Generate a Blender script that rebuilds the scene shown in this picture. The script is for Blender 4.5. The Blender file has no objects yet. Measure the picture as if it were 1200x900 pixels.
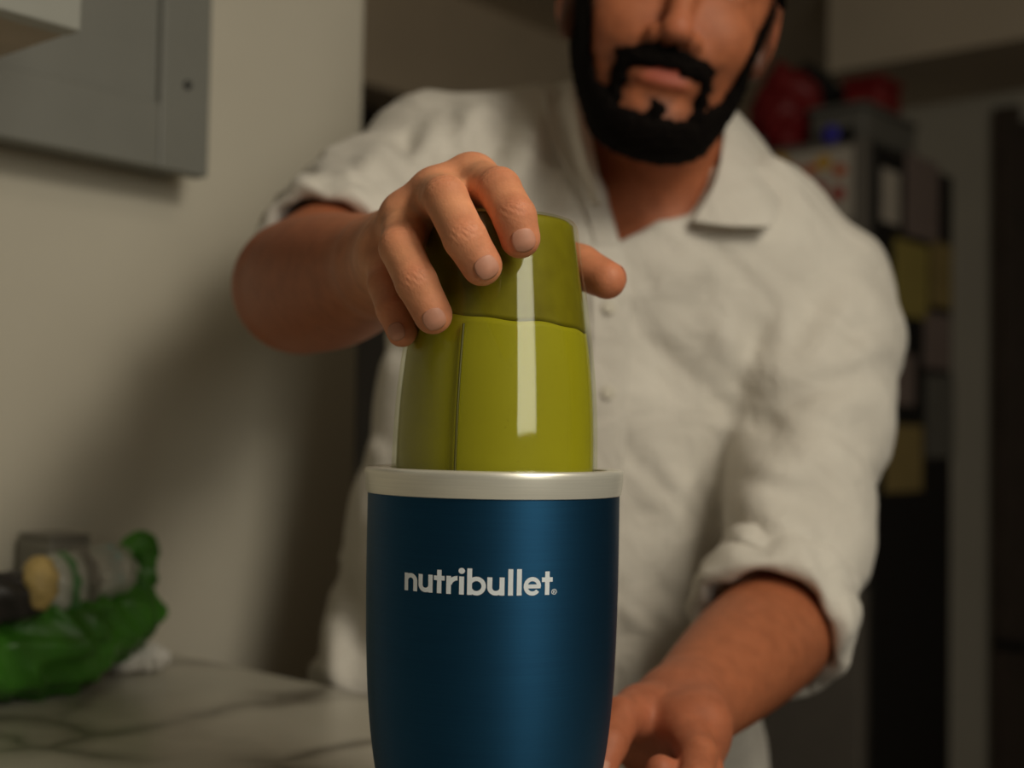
import bpy, bmesh, math, random
import numpy as np
from mathutils import Vector, Matrix

random.seed(7)
rng = np.random.default_rng(7)
PI = math.pi
scene = bpy.context.scene
COL = scene.collection

# ------------------------------------------------------------------ camera
FPX = 1500.0                      # focal length in pixels of a 1200x900 frame
CAM = np.array([0.0, 0.0, 1.12])
PITCH = math.atan(55.0 / FPX)
ROLL = math.radians(1.0)
_r0 = np.array([math.cos(ROLL), 0, math.sin(ROLL)])
F = np.array([0, math.cos(PITCH), math.sin(PITCH)])
_u0 = np.cross(np.array([math.cos(0), 0, 0]), F)
R = math.cos(ROLL) * np.array([1.0, 0, 0]) + math.sin(ROLL) * _u0
U = np.cross(R, F)

cam_data = bpy.data.cameras.new('camera')
cam_data.sensor_width = 36.0
cam_data.lens = FPX / 1200.0 * 36.0
cam_data.clip_start = 0.02
cam_data.dof.use_dof = True
cam_data.dof.focus_distance = 0.605
cam_data.dof.aperture_fstop = 4.7
cam = bpy.data.objects.new('camera', cam_data)
COL.objects.link(cam)
cam.matrix_world = Matrix(((R[0], U[0], -F[0], CAM[0]), (R[1], U[1], -F[1], CAM[1]), (R[2], U[2], -F[2], CAM[2]), (0, 0, 0, 1)))
scene.camera = cam


def at(px, py, d):
    """world point that stands d metres in front of the camera at a pixel of the 1200x900 frame"""
    return CAM + d * (F + R * ((px - 600.0) / FPX) + U * ((450.0 - py) / FPX))


# ------------------------------------------------------------------ world, lights, exposure
world = bpy.data.worlds.new('world')
scene.world = world
world.use_nodes = True
bg = world.node_tree.nodes['Background']
bg.inputs[0].default_value = (0.95, 0.86, 0.68, 1)
bg.inputs[1].default_value = 0.06

scene.view_settings.view_transform = 'Standard'
scene.view_settings.look = 'None'
scene.view_settings.gamma = 1.0
scene.view_settings.exposure = 0.0
scene.view_settings.use_curve_mapping = False


def area(name, loc, target, sx, sy, power, color):
    l = bpy.data.lights.new(name, 'AREA')
    l.shape = 'RECTANGLE'
    l.size, l.size_y = sx, sy
    l.energy = power
    l.color = color
    o = bpy.data.objects.new(name, l)
    COL.objects.link(o)
    o.location = loc
    o.rotation_euler = (Vector(target) - Vector(loc)).to_track_quat('-Z', 'Y').to_euler()
    return o


area('window_light', (0.98, -0.76, 1.74), (0.0, 0.65, 1.60), 0.66, 1.06, 9.3, (1.0, 0.94, 0.79))
area('ceiling_lamp', (0.75, 0.15, 2.36), (0.3, 0.8, 0.9), 0.45, 0.45, 2.5, (1.0, 0.88, 0.70))
area('hand_fill_light', (0.52, 0.16, 1.78), (0.02, 0.62, 1.10), 0.26, 0.26, 4.1, (1.0, 0.91, 0.74))  # fill light added to brighten the hand, not a lamp of the kitchen


# ------------------------------------------------------------------ materials
def lin(r, g, b):
    def f(c):
        c /= 255.0
        return c / 12.92 if c <= 0.04045 else ((c + 0.055) / 1.055) ** 2.4
    return (f(r), f(g), f(b), 1.0)


class NT:
    def __init__(self, name):
        self.m = bpy.data.materials.new(name)
        self.m.use_nodes = True
        self.t = self.m.node_tree
        self.b = self.t.nodes['Principled BSDF']
        self.out = self.t.nodes['Material Output']

    def n(self, kind, **kw):
        nd = self.t.nodes.new(kind)
        for k, v in kw.items():
            setattr(nd, k, v)
        return nd

    def l(self, a, b):
        self.t.links.new(a, b)

    def set(self, **kw):
        for k, v in kw.items():
            self.b.inputs[k.replace('_', ' ')].default_value = v
        return self

    def coords(self, scale=(1, 1, 1), kind='Object'):
        tc = self.n('ShaderNodeTexCoord')
        mp = self.n('ShaderNodeMapping')
        mp.inputs['Scale'].default_value = scale
        self.l(tc.outputs[kind], mp.inputs[0])
        return mp.outputs[0]

    def noise(self, scale, detail=3, vec=None, rough=0.5, dist=0.0):
        nd = self.n('ShaderNodeTexNoise')
        nd.inputs['Scale'].default_value = scale
        nd.inputs['Detail'].default_value = detail
        nd.inputs['Roughness'].default_value = rough
        nd.inputs['Distortion'].default_value = dist
        if vec is not None:
            self.l(vec, nd.inputs['Vector'])
        return nd.outputs[0]

    def ramp(self, fac, stops):
        nd = self.n('ShaderNodeValToRGB')
        while len(nd.color_ramp.elements) < len(stops):
            nd.color_ramp.elements.new(0.5)
        for e, (p, c) in zip(nd.color_ramp.elements, stops):
            e.position = p
            e.color = c
        self.l(fac, nd.inputs[0])
        return nd.outputs[0]

    def bump(self, h, strength, dist, prev=None):
        nd = self.n('ShaderNodeBump')
        nd.inputs['Strength'].default_value = strength
        nd.inputs['Distance'].default_value = dist
        self.l(h, nd.inputs['Height'])
        if prev is not None:
            self.l(prev, nd.inputs['Normal'])
        self.l(nd.outputs[0], self.b.inputs['Normal'])
        return nd.outputs[0]


def plain(name, col, rough=0.6, metal=0.0, var=0.08, scale=20.0, bump=0.0, spec=0.5):
    t = NT(name)
    t.set(Roughness=rough, Metallic=metal)
    t.b.inputs['Specular IOR Level'].default_value = spec
    v = t.coords()
    nz = t.noise(scale, 3, v)
    c0 = tuple(max(0, x * (1 - var)) for x in col[:3]) + (1,)
    c1 = tuple(min(1, x * (1 + var)) for x in col[:3]) + (1,)
    t.l(t.ramp(nz, [(0.3, c0), (0.7, c1)]), t.b.inputs['Base Color'])
    if bump > 0:
        t.bump(nz, 1.0, bump)
    return t.m


M = {}
M['wall'] = plain('painted_wall', (0.555, 0.52, 0.435, 1), 0.75, var=0.03, scale=6, bump=0.0006)
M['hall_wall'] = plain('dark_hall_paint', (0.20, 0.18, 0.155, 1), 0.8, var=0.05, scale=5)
M['ceiling'] = plain('ceiling_paint', (0.70, 0.60, 0.46, 1), 0.85, var=0.03, scale=5)
M['ceiling_stand_in'] = plain('ceiling_stand_in_paint', (0.66, 0.54, 0.39, 1), 0.85, var=0.05, scale=4)  # for the added panel that stands in for the lit ceiling
M['floor'] = plain('floor_boards', (0.16, 0.11, 0.075, 1), 0.5, var=0.2, scale=6)
M['cab_white'] = plain('white_lacquer', (0.31, 0.315, 0.285, 1), 0.4, var=0.02)
M['cab_under'] = plain('cabinet_underside', (0.40, 0.33, 0.25, 1), 0.6, var=0.08)
M['cab_grey'] = plain('grey_lacquer', (0.185, 0.187, 0.168, 1), 0.5, var=0.03)
M['groove'] = plain('dark_groove', (0.06, 0.055, 0.045, 1), 0.8)
M['dark_metal'] = plain('dark_metal', (0.06, 0.06, 0.06, 1), 0.4, 0.8)
M['wood_dark'] = plain('dark_door_wood', (0.075, 0.055, 0.042, 1), 0.55, var=0.15, scale=14)

# marble
t = NT('white_marble')
t.set(Roughness=0.28)
v = t.coords()
w = t.n('ShaderNodeTexNoise'); w.inputs['Scale'].default_value = 5.0; w.inputs['Detail'].default_value = 5
t.l(v, w.inputs['Vector'])
mx = t.n('ShaderNodeMix', data_type='VECTOR'); mx.inputs['Factor'].default_value = 0.16
t.l(v, mx.inputs[4]); t.l(w.outputs['Color'], mx.inputs[5])
vo = t.n('ShaderNodeTexVoronoi', feature='DISTANCE_TO_EDGE'); vo.inputs['Scale'].default_value = 5.5
t.l(mx.outputs[1], vo.inputs['Vector'])
patch = t.noise(7, 3, v)
veins = t.ramp(vo.outputs['Distance'], [(0.0, (1, 1, 1, 1)), (0.03, (0.6, 0.6, 0.6, 1)), (0.12, (0, 0, 0, 1))])
pm = t.ramp(patch, [(0.36, (0, 0, 0, 1)), (0.52, (1, 1, 1, 1))])
mul = t.n('ShaderNodeMath', operation='MULTIPLY')
t.l(veins, mul.inputs[0]); t.l(pm, mul.inputs[1])
base = t.ramp(t.noise(3.5, 4, v), [(0.3, (0.45, 0.435, 0.37, 1)), (0.7, (0.53, 0.505, 0.43, 1))])
mc = t.n('ShaderNodeMix', data_type='RGBA')
t.l(mul.outputs[0], mc.inputs['Factor']); t.l(base, mc.inputs[6])
mc.inputs[7].default_value = (0.17, 0.155, 0.125, 1)
t.l(mc.outputs[2], t.b.inputs['Base Color'])
M['marble'] = t.m

# skin: per-vertex tint (knuckles, lips, tips) times fine mottling
t = NT('skin')
t.set(Roughness=0.56)
t.b.inputs['Specular IOR Level'].default_value = 0.35
t.b.inputs['Subsurface Weight'].default_value = 0.12
t.b.inputs['Subsurface Radius'].default_value = (0.008, 0.003, 0.0015)
t.b.inputs['Subsurface Scale'].default_value = 0.6
att = t.n('ShaderNodeAttribute'); att.attribute_name = 'tint'
v = t.coords()
mot = t.ramp(t.noise(90, 4, v), [(0.3, (0.86, 0.82, 0.80, 1)), (0.7, (1.08, 1.06, 1.05, 1))])
mm = t.n('ShaderNodeMix', data_type='RGBA', blend_type='MULTIPLY'); mm.inputs['Factor'].default_value = 1.0
t.l(att.outputs['Color'], mm.inputs[6]); t.l(mot, mm.inputs[7])
t.l(mm.outputs[2], t.b.inputs['Base Color'])
cre = t.n('ShaderNodeAttribute'); cre.attribute_name = 'crease'
vr = t.n('ShaderNodeTexVoronoi', feature='DISTANCE_TO_EDGE'); vr.inputs['Scale'].default_value = 520
t.l(v, vr.inputs['Vector'])
b1 = t.bump(vr.outputs['Distance'], 0.25, 0.0005)
b2 = t.bump(t.noise(260, 3, v), 0.35, 0.0006, b1)
b3 = t.bump(cre.outputs['Fac'], 0.4, 0.0007, b2)
M['skin'] = t.m

M['nail'] = plain('fingernail', (0.55, 0.255, 0.17, 1), 0.5, var=0.05, scale=200)
M['beard'] = plain('black_hair', (0.0045, 0.0032, 0.0026, 1), 0.8, var=0.4, scale=300, bump=0.002, spec=0.06)
M['eye'] = plain('eye_white', (0.7, 0.68, 0.64, 1), 0.1)
M['iris'] = plain('dark_iris', (0.03, 0.015, 0.008, 1), 0.1)

# linen
t = NT('white_linen')
t.set(Roughness=0.92)
t.b.inputs['Specular IOR Level'].default_value = 0.15
t.b.inputs['Sheen Weight'].default_value = 0.15
v = t.coords()
t.l(t.ramp(t.noise(14, 4, v), [(0.3, (0.64, 0.605, 0.545, 1)), (0.7, (0.73, 0.695, 0.63, 1))]), t.b.inputs['Base Color'])
wv = t.noise(1.0, 2, t.coords((900, 900, 160)))
wv2 = t.noise(1.0, 2, t.coords((160, 900, 900)))
b1 = t.bump(wv, 0.35, 0.0006)
b2 = t.bump(wv2, 0.25, 0.0006, b1)
cr = t.noise(28, 4, v, 0.55, 0.6)
b3 = t.bump(cr, 0.7, 0.008, b2)
M['linen'] = t.m
M['button'] = plain('pearl_button', (0.7, 0.66, 0.56, 1), 0.3)
M['trousers'] = plain('dark_trousers', (0.035, 0.035, 0.04, 1), 0.85)
M['shoe'] = plain('dark_shoe_leather', (0.03, 0.022, 0.018, 1), 0.5)

# blue brushed metal
t = NT('blue_brushed_metal')
t.set(Metallic=0.92, Roughness=0.54)
t.b.inputs['Anisotropic'].default_value = 0.5
t.b.inputs['Anisotropic Rotation'].default_value = 0.25
tg = t.n('ShaderNodeTangent', direction_type='RADIAL', axis='Z')
t.l(tg.outputs[0], t.b.inputs['Tangent'])
st = t.noise(1.0, 3, t.coords((25, 25, 2600)))
t.l(t.ramp(st, [(0.3, (0.013, 0.068, 0.150, 1)), (0.7, (0.015, 0.080, 0.172, 1))]), t.b.inputs['Base Color'])
t.bump(st, 0.06, 0.0002)
M['blue'] = t.m

t = NT('brushed_silver')
t.set(Metallic=0.6, Roughness=0.36)
st = t.noise(1.0, 3, t.coords((30, 30, 1800)))
t.l(t.ramp(st, [(0.3, (0.82, 0.81, 0.73, 1)), (0.7, (0.90, 0.885, 0.80, 1))]), t.b.inputs['Base Color'])
M['silver'] = t.m
M['logo'] = plain('silver_print', (0.74, 0.80, 0.86, 1), 0.5, var=0.04, scale=200)
M['rubber'] = plain('black_rubber', (0.012, 0.012, 0.013, 1), 0.6)

# smoothie
def smoothie(name, c0, c1, sc, rough=0.5):
    t = NT(name)
    t.set(Roughness=rough)
    t.b.inputs['Specular IOR Level'].default_value = 0.15
    v = t.coords()
    a = t.noise(sc, 5, v, 0.6)
    col = t.ramp(a, [(0.30, c0), (0.70, c1)])
    sp = t.noise(650, 2, v)
    dk = t.ramp(sp, [(0.70, (1, 1, 1, 1)), (0.78, (0.55, 0.5, 0.4, 1))])
    m_ = t.n('ShaderNodeMix', data_type='RGBA', blend_type='MULTIPLY'); m_.inputs['Factor'].default_value = 1
    t.l(col, m_.inputs[6]); t.l(dk, m_.inputs[7])
    t.l(m_.outputs[2], t.b.inputs['Base Color'])
    return t.m
M['smoothie'] = smoothie('green_smoothie_liquid', (0.40, 0.345, 0.013, 1), (0.44, 0.385, 0.017, 1), 16)
M['residue'] = smoothie('smoothie_film', (0.19, 0.150, 0.008, 1), (0.27, 0.225, 0.012, 1), 42)

# clear plastic: clear body with a glossy skin
t = NT('clear_plastic')
tr = t.n('ShaderNodeBsdfTransparent'); tr.inputs[0].default_value = (0.93, 0.95, 0.86, 1)
gl = t.n('ShaderNodeBsdfGlossy'); gl.inputs['Roughness'].default_value = 0.045
gl.inputs['Color'].default_value = (1, 1, 1, 1)
lw = t.n('ShaderNodeLayerWeight'); lw.inputs['Blend'].default_value = 0.5
pw5 = t.n('ShaderNodeMath', operation='POWER'); pw5.inputs[1].default_value = 5.0
t.l(lw.outputs['Facing'], pw5.inputs[0])
fr = t.n('ShaderNodeMath', operation='MULTIPLY_ADD'); fr.inputs[1].default_value = 0.30; fr.inputs[2].default_value = 0.036
t.l(pw5.outputs[0], fr.inputs[0])
ms = t.n('ShaderNodeMixShader')
t.l(fr.outputs[0], ms.inputs[0]); t.l(tr.outputs[0], ms.inputs[1]); t.l(gl.outputs[0], ms.inputs[2])
t.l(ms.outputs[0], t.out.inputs['Surface'])
M['clear'] = t.m

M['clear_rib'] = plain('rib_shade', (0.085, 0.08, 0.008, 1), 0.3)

def film(name, col, alpha, rough=0.2):
    t = NT(name)
    t.set(Roughness=rough, Alpha=alpha)
    t.b.inputs['Base Color'].default_value = col
    v = t.coords()
    t.bump(t.noise(45, 3, v), 0.6, 0.004)
    return t.m
M['bag_green'] = plain('green_plastic_film', (0.055, 0.22, 0.018, 1), 0.4, var=0.45, scale=18, bump=0.003)
M['bag_clear'] = film('clear_produce_film', (0.62, 0.63, 0.55, 1), 0.6)
M['pack_yellow'] = plain('yellow_food', (0.45, 0.33, 0.12, 1), 0.6, var=0.3, scale=40)
M['pack_white'] = plain('white_tissue', (0.78, 0.76, 0.72, 1), 0.6, var=0.08, bump=0.003, scale=50)
M['pack_dark'] = plain('dark_pouch', (0.02, 0.018, 0.016, 1), 0.5)
M['pack_grey'] = plain('grey_tub', (0.22, 0.21, 0.18, 1), 0.5)
M['label_blue'] = plain('pale_blue_print', (0.25, 0.42, 0.42, 1), 0.5)
M['label_green'] = plain('leaf_green_print', (0.10, 0.25, 0.09, 1), 0.5)

M['fridge'] = plain('stainless_door', (0.21, 0.19, 0.165, 1), 0.55, 0.2, var=0.05)
M['fridge_side'] = plain('black_fridge_side', (0.012, 0.011, 0.010, 1), 0.55)
M['paper'] = plain('paper_white', (0.62, 0.56, 0.48, 1), 0.8)
M['paper_yellow'] = plain('paper_yellow', (0.42, 0.34, 0.09, 1), 0.8)
M['paper_tan'] = plain('paper_tan', (0.36, 0.27, 0.10, 1), 0.8)
M['paper_pink'] = plain('paper_grey_pink', (0.26, 0.20, 0.18, 1), 0.8)
M['red'] = plain('red_plastic', (0.24, 0.010, 0.012, 1), 0.5)
M['black'] = plain('black_cloth', (0.010, 0.010, 0.010, 1), 0.8)
M['grey_plastic'] = plain('grey_plastic', (0.17, 0.165, 0.145, 1), 0.6)
M['blue_magnet'] = plain('blue_plastic', (0.06, 0.05, 0.50, 1), 0.4)
M['teal'] = plain('teal_plastic', (0.07, 0.16, 0.17, 1), 0.5)
M['print_orange'] = plain('orange_print', (0.65, 0.13, 0.02, 1), 0.6)
M['print_yellow'] = plain('yellow_print', (0.75, 0.42, 0.03, 1), 0.6)
M['print_red'] = plain('red_print', (0.48, 0.03, 0.02, 1), 0.6)


# ------------------------------------------------------------------ object helpers
def link(name, me, mat, parent=None):
    o = bpy.data.objects.new(name, me)
    COL.objects.link(o)
    if mat is not None:
        me.materials.clear()
        me.materials.append(mat)
    if parent is not None:
        o.parent = parent
        o.matrix_parent_inverse = parent.matrix_basis.inverted()
    return o


def tag(o, label=None, cat=None, group=None, kind=None):
    if label: o['label'] = label
    if cat: o['category'] = cat
    if group: o['group'] = group
    if kind: o['kind'] = kind
    return o


def empty(name, loc):
    o = bpy.data.objects.new(name, None)
    COL.objects.link(o)
    o.location = [float(x) for x in loc]
    o.empty_display_size = 0.05
    return o


def mesh_from(verts, faces, smooth=False):
    me = bpy.data.meshes.new('mesh')
    me.from_pydata([tuple(map(float, v)) for v in verts], [], [tuple(map(int, f)) for f in faces])
    if smooth:
        me.polygons.foreach_set('use_smooth', [True] * len(me.polygons))
    me.update()
    return me


def mesh_np(verts, quads, smooth=True):
    me = bpy.data.meshes.new('mesh')
    n, q = len(verts), len(quads)
    me.vertices.add(n)
    me.vertices.foreach_set('co', np.ascontiguousarray(verts, np.float32).ravel())
    me.loops.add(q * 4)
    me.loops.foreach_set('vertex_index', np.ascontiguousarray(quads, np.int32).ravel())
    me.polygons.add(q)
    me.polygons.foreach_set('loop_start', np.arange(0, 4 * q, 4, dtype=np.int32))
    me.polygons.foreach_set('use_smooth', np.full(q, smooth, dtype=bool))
    me.update(calc_edges=True)
    return me


def bevelled(me, width, seg=2):
    bm = bmesh.new(); bm.from_mesh(me)
    bmesh.ops.bevel(bm, geom=list(bm.edges), offset=width, segments=seg, affect='EDGES', profile=0.5)
    bm.to_mesh(me); bm.free()
    return me


def fix_normals(me):
    bm = bmesh.new(); bm.from_mesh(me)
    bmesh.ops.recalc_face_normals(bm, faces=list(bm.faces))
    bm.to_mesh(me); bm.free()
    return me


def hexa(p, bev=0.0):
    """box from eight corners: four of the bottom (ring order), four of the top"""
    me = mesh_from(p, [(0, 3, 2, 1), (4, 5, 6, 7), (0, 1, 5, 4), (1, 2, 6, 5), (2, 3, 7, 6), (3, 0, 4, 7)])
    fix_normals(me)
    if bev: bevelled(me, bev)
    return me


def lathe(profile, seg=96, close=False):
    """profile: list of (radius, z). caps where the radius is ~0"""
    vs, fs = [], []
    n = len(profile)
    for r, z in profile:
        for k in range(seg):
            a = 2 * PI * k / seg
            vs.append((r * math.cos(a), r * math.sin(a), z))
    rows = n if close else n - 1
    for i in range(rows):
        j = (i + 1) % n
        for k in range(seg):
            k2 = (k + 1) % seg
            fs.append((i * seg + k, i * seg + k2, j * seg + k2, j * seg + k))
    me = mesh_from(vs, fs, True)
    bm = bmesh.new(); bm.from_mesh(me)
    bmesh.ops.remove_doubles(bm, verts=list(bm.verts), dist=1e-6)
    bmesh.ops.recalc_face_normals(bm, faces=list(bm.faces))
    bm.to_mesh(me); bm.free()
    me.polygons.foreach_set('use_smooth', [True] * len(me.polygons))
    return me


def smooth_by_angle(o, deg=40):
    """sharp edges on lathed things by splitting where faces meet steeply"""
    me = o.data
    bm = bmesh.new(); bm.from_mesh(me)
    es = [e for e in bm.edges if len(e.link_faces) == 2 and e.calc_face_angle(0) > math.radians(deg)]
    for e in es: e.smooth = False
    bm.to_mesh(me); bm.free()


# room frame: U_ runs along the kitchen wall away from the camera, V_ from the wall into the room
ANG = math.radians(40)
U_ = np.array([math.sin(ANG), math.cos(ANG), 0.0])
V_ = np.array([math.cos(ANG), -math.sin(ANG), 0.0])
ZC = 0.90                                              # counter height
def drop(px, py, z):
    """point of the horizontal plane z seen at a pixel"""
    d = F + R * ((px - 600.0) / FPX) + U * ((450.0 - py) / FPX)
    s = (z - CAM[2]) / d[2]
    return CAM + d * s
O_ = drop(195, 763, ZC); O_[2] = 0.0
def room(u, v, z): return O_ + u * U_ + v * V_ + np.array([0, 0, z])
def uv_of(p):
    q = np.asarray(p) - O_
    return float(q @ U_), float(q @ V_)
def rbox(u0, u1, v0, v1, z0, z1, bev=0.0):
    return hexa([room(u0, v0, z0), room(u1, v0, z0), room(u1, v1, z0), room(u0, v1, z0),
                 room(u0, v0, z1), room(u1, v0, z1), room(u1, v1, z1), room(u0, v1, z1)], bev)
def obox(c, ax, ay, az, sx, sy, sz, bev=0.0):
    c = np.asarray(c, float)
    P = []
    for z in (-1, 1):
        for x, y in ((-1, -1), (1, -1), (1, 1), (-1, 1)):
            P.append(c + ax * (x * sx / 2) + ay * (y * sy / 2) + az * (z * sz / 2))
    return hexa(P, bev)
ZUP = np.array([0, 0, 1.0])

# ------------------------------------------------------------------ the setting
def struct(name, me, mat, label=None):
    o = link(name, me, mat)
    tag(o, label, None, None, 'structure')
    return o

floor_o = struct('floor', rbox(-3.2, 5.2, -3.6, 4.2, -0.05, 0.0), M['floor'], 'dark wooden floor of the kitchen and the hall')
ceil_o = struct('ceiling', rbox(-3.2, 5.2, -3.6, 4.2, 2.40, 2.46), M['ceiling'], 'plain pale ceiling over the kitchen')
# end of the kitchen wall: pixel column 424
d_ = F + R * ((424 - 600) / FPX) + U * ((450 - 200) / FPX)
n_ = V_
s_ = ((O_ - CAM) @ n_) / (d_ @ n_)
u_end = uv_of(CAM + d_ * s_)[0]
struct('wall_left', rbox(-3.2, u_end, -0.12, 0.0, 0.0, 2.40, 0.004), M['wall'], 'plain cream kitchen wall behind the counter')
# added ceiling stand-in and the hall wall beyond, parallel to the kitchen wall
ph = drop(425, 96, 2.06)
vh = uv_of(ph)[1]
struct('trim_2', rbox(u_end - 1.0, 5.2, vh - 0.12, vh, 2.06, 2.40), M['ceiling_stand_in'], 'added upright panel standing in for the lit ceiling above the dark hall opening')  # upright panel added to catch the window light in place of the ceiling
vh -= 1.2
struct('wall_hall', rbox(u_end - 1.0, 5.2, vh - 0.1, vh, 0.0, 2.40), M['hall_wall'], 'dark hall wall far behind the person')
# soffit: front corner at pixel (970, 86)
pc = drop(970, 86, 2.15)
us, vs_ = uv_of(pc)
struct('trim_1', rbox(us, us + 0.62, vs_, 4.2, 2.15, 2.40), M['ceiling'], 'dropped pale soffit above the fridge')
# far wall under the soffit
struct('wall_far', rbox(us + 0.50, us + 0.62, vs_ - 2.5, 4.2, 0.0, 2.15), M['wall'], 'plain pale wall strip behind the fridge')
# door at the far right: leaf in front of the wall strip from pixel column 1168
d_ = F + R * ((1169 - 600) / FPX) + U * ((450 - 400) / FPX)
s_ = ((room(us + 0.50, 0, 0) - CAM) @ U_) / (d_ @ U_)
v_door = uv_of(CAM + d_ * s_)[1]
door = empty('door_1', room(us + 0.48, v_door + 0.45, 0)); tag(door, 'dark brown door at the right end of the wall', None, None, 'structure')
link('door_frame', rbox(us + 0.455, us + 0.50, v_door, v_door + 0.07, 0, 2.10, 0.004), M['wood_dark'], door)
link('door_leaf', rbox(us + 0.47, us + 0.50, v_door + 0.07, v_door + 0.95, 0.01, 2.05, 0.004), M['wood_dark'], door)
ph_ = at(1187, 756, 1.0); dd = ph_ - CAM
s_ = ((room(us + 0.44, 0, 0) - CAM) @ U_) / (dd @ U_)
hp_ = CAM + dd * s_
link('door_handle', obox(hp_, V_, U_, ZUP, 0.10, 0.03, 0.022, 0.005), M['dark_metal'], door)

# counter: worktop and the unit below
top = link('worktop', rbox(-1.5, 0.0, 0.002, 1.02, ZC - 0.035, ZC, 0.004), M['marble'])
tag(top, 'white marble worktop with grey veins under the blender', 'worktop')
cab = empty('base_cabinet', room(-0.75, 0.5, 0)); tag(cab, 'white base cabinet below the marble worktop', 'cabinet')
link('carcass', rbox(-1.48, -0.03, 0.005, 0.98, 0.10, ZC - 0.036, 0.002), M['cab_white'], cab)
link('plinth', rbox(-1.48, -0.08, 0.005, 0.93, 0.0, 0.10), M['groove'], cab)
for k in range(3):
    dr = link('door', rbox(-1.46 + k * 0.475, -1.46 + k * 0.475 + 0.465, 0.98, 1.0, 0.12, ZC - 0.05, 0.003), M['cab_white'], cab)
    link('handle', rbox(-1.46 + k * 0.475 + 0.16, -1.46 + k * 0.475 + 0.30, 1.0, 1.02, 0.78, 0.795, 0.003), M['dark_metal'], dr)

# wall cabinet, white, top left: front lower corner at pixel (97, 38)
zb = 1.395
pw = drop(97, 38, zb)
uw, vw = uv_of(pw)
wc = empty('wall_cabinet', room(uw - 0.4, vw / 2, zb)); tag(wc, 'white wall cabinet in the top left corner of the picture', 'cabinet')
link('carcass', rbox(uw - 0.8, uw - 0.002, 0.002, vw - 0.02, zb + 0.001, 2.2, 0.001), M['cab_under'], wc)
for k in range(2):
    link('door', rbox(uw - 0.40 * (k + 1) + 0.001, uw - 0.40 * k - 0.001, vw - 0.019, vw, zb, 2.2, 0.002), M['cab_white'], wc)
link('dark_gap_strip', rbox(uw - 0.6, uw - 0.09, vw * 0.52, vw * 0.52 + 0.012, zb - 0.004, zb + 0.002), M['groove'], wc)  # dark bar drawn for the gap line in the underside, gives no light

# grey shallow cabinet with a framed door on the wall
def wall_px(px, py, v):
    d = F + R * ((px - 600.0) / FPX) + U * ((450.0 - py) / FPX)
    s = ((room(0, v, 0) - CAM) @ V_) / (d @ V_)
    p = CAM + d * s
    return uv_of(p)[0], float(p[2])
vg = 0.060
ug, zg = wall_px(244, 208, vg)
gc = empty('grey_wall_cabinet', room(ug - 0.2, 0.0, zg)); tag(gc, 'grey wall cabinet with a recessed door panel on the cream wall', 'cabinet')
link('carcass', rbox(ug - 0.62, ug - 0.004, 0.002, vg - 0.020, zg + 0.006, zg + 0.75, 0.001), M['cab_grey'], gc)
ui, zi = wall_px(189, 120, vg)
gd = link('door_panel', rbox(ug - 0.56, ui + 0.004, vg - 0.019, vg - 0.008, zi - 0.004, zg + 0.70), M['cab_grey'], gc)
link('door_stile', rbox(ui, ug, vg - 0.019, vg, zg, zg + 0.75, 0.002), M['cab_grey'], gc)
link('door_rail', rbox(ug - 0.62, ui - 0.0005, vg - 0.019, vg, zg, zi, 0.002), M['cab_grey'], gc)
uk, zk = wall_px(222, 99, vg + 0.004)
kn = lathe([(0.0, 0.0), (0.0038, 0.0), (0.004, 0.003), (0.0025, 0.0055), (0.0, 0.006)], 20)
ko = link('lock', kn, M['dark_metal'], None)
ko.matrix_world = Matrix(((U_[0], 0, V_[0], 0), (U_[1], 0, V_[1], 0), (0, 1, 0, 0), (0, 0, 0, 1))) @ Matrix.Identity(4)
pk = room(uk, vg - 0.001, zk)
ko.matrix_world.translation = Vector(pk)
mw = ko.matrix_world.copy(); ko.parent = gc; ko.matrix_parent_inverse = gc.matrix_basis.inverted(); ko.matrix_basis = mw

# ------------------------------------------------------------------ fridge and what is on it
pf = at(1012, 500, 2.86)
uf, vf = uv_of(pf)          # nearest vertical edge: front face runs to -V_, side runs to +U_
ZF = 1.80
fr_o = empty('refrigerator', room(uf + 0.25, vf - 0.35, 0)); tag(fr_o, 'tall fridge with grey doors and black sides covered in notes', 'refrigerator')
WF = 0.72
link('body', rbox(uf + 0.045, uf + 0.52, vf - WF, vf, 0.03, ZF - 0.01, 0.006), M['fridge_side'], fr_o)
zs = 0.79
up = link('door', rbox(uf, uf + 0.043, vf - WF, vf - 0.004, zs + 0.006, ZF, 0.006), M['fridge'], fr_o)
lo = link('door', rbox(uf, uf + 0.043, vf - WF, vf - 0.004, 0.06, zs - 0.006, 0.006), M['fridge'], fr_o)
link('handle', rbox(uf - 0.045, uf - 0.02, vf - WF + 0.05, vf - WF + 0.08, zs + 0.1, zs + 0.7, 0.006), M['dark_metal'], up)
link('handle', rbox(uf - 0.045, uf - 0.02, vf - WF + 0.05, vf - WF + 0.08, zs - 0.45, zs - 0.08, 0.006), M['dark_metal'], lo)
link('foot_rail', rbox(uf + 0.05, uf + 0.50, vf - WF + 0.02, vf - 0.02, 0.0, 0.05), M['black'], fr_o)

def on_plane(px, py, kind):
    d = F + R * ((px - 600.0) / FPX) + U * ((450.0 - py) / FPX)
    if kind == 'front':
        s = ((room(uf - 0.0, 0, 0) - CAM) @ U_) / (d @ U_)
    else:
        s = ((room(0, vf, 0) - CAM) @ V_) / (d @ V_)
    return CAM + d * s

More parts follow.
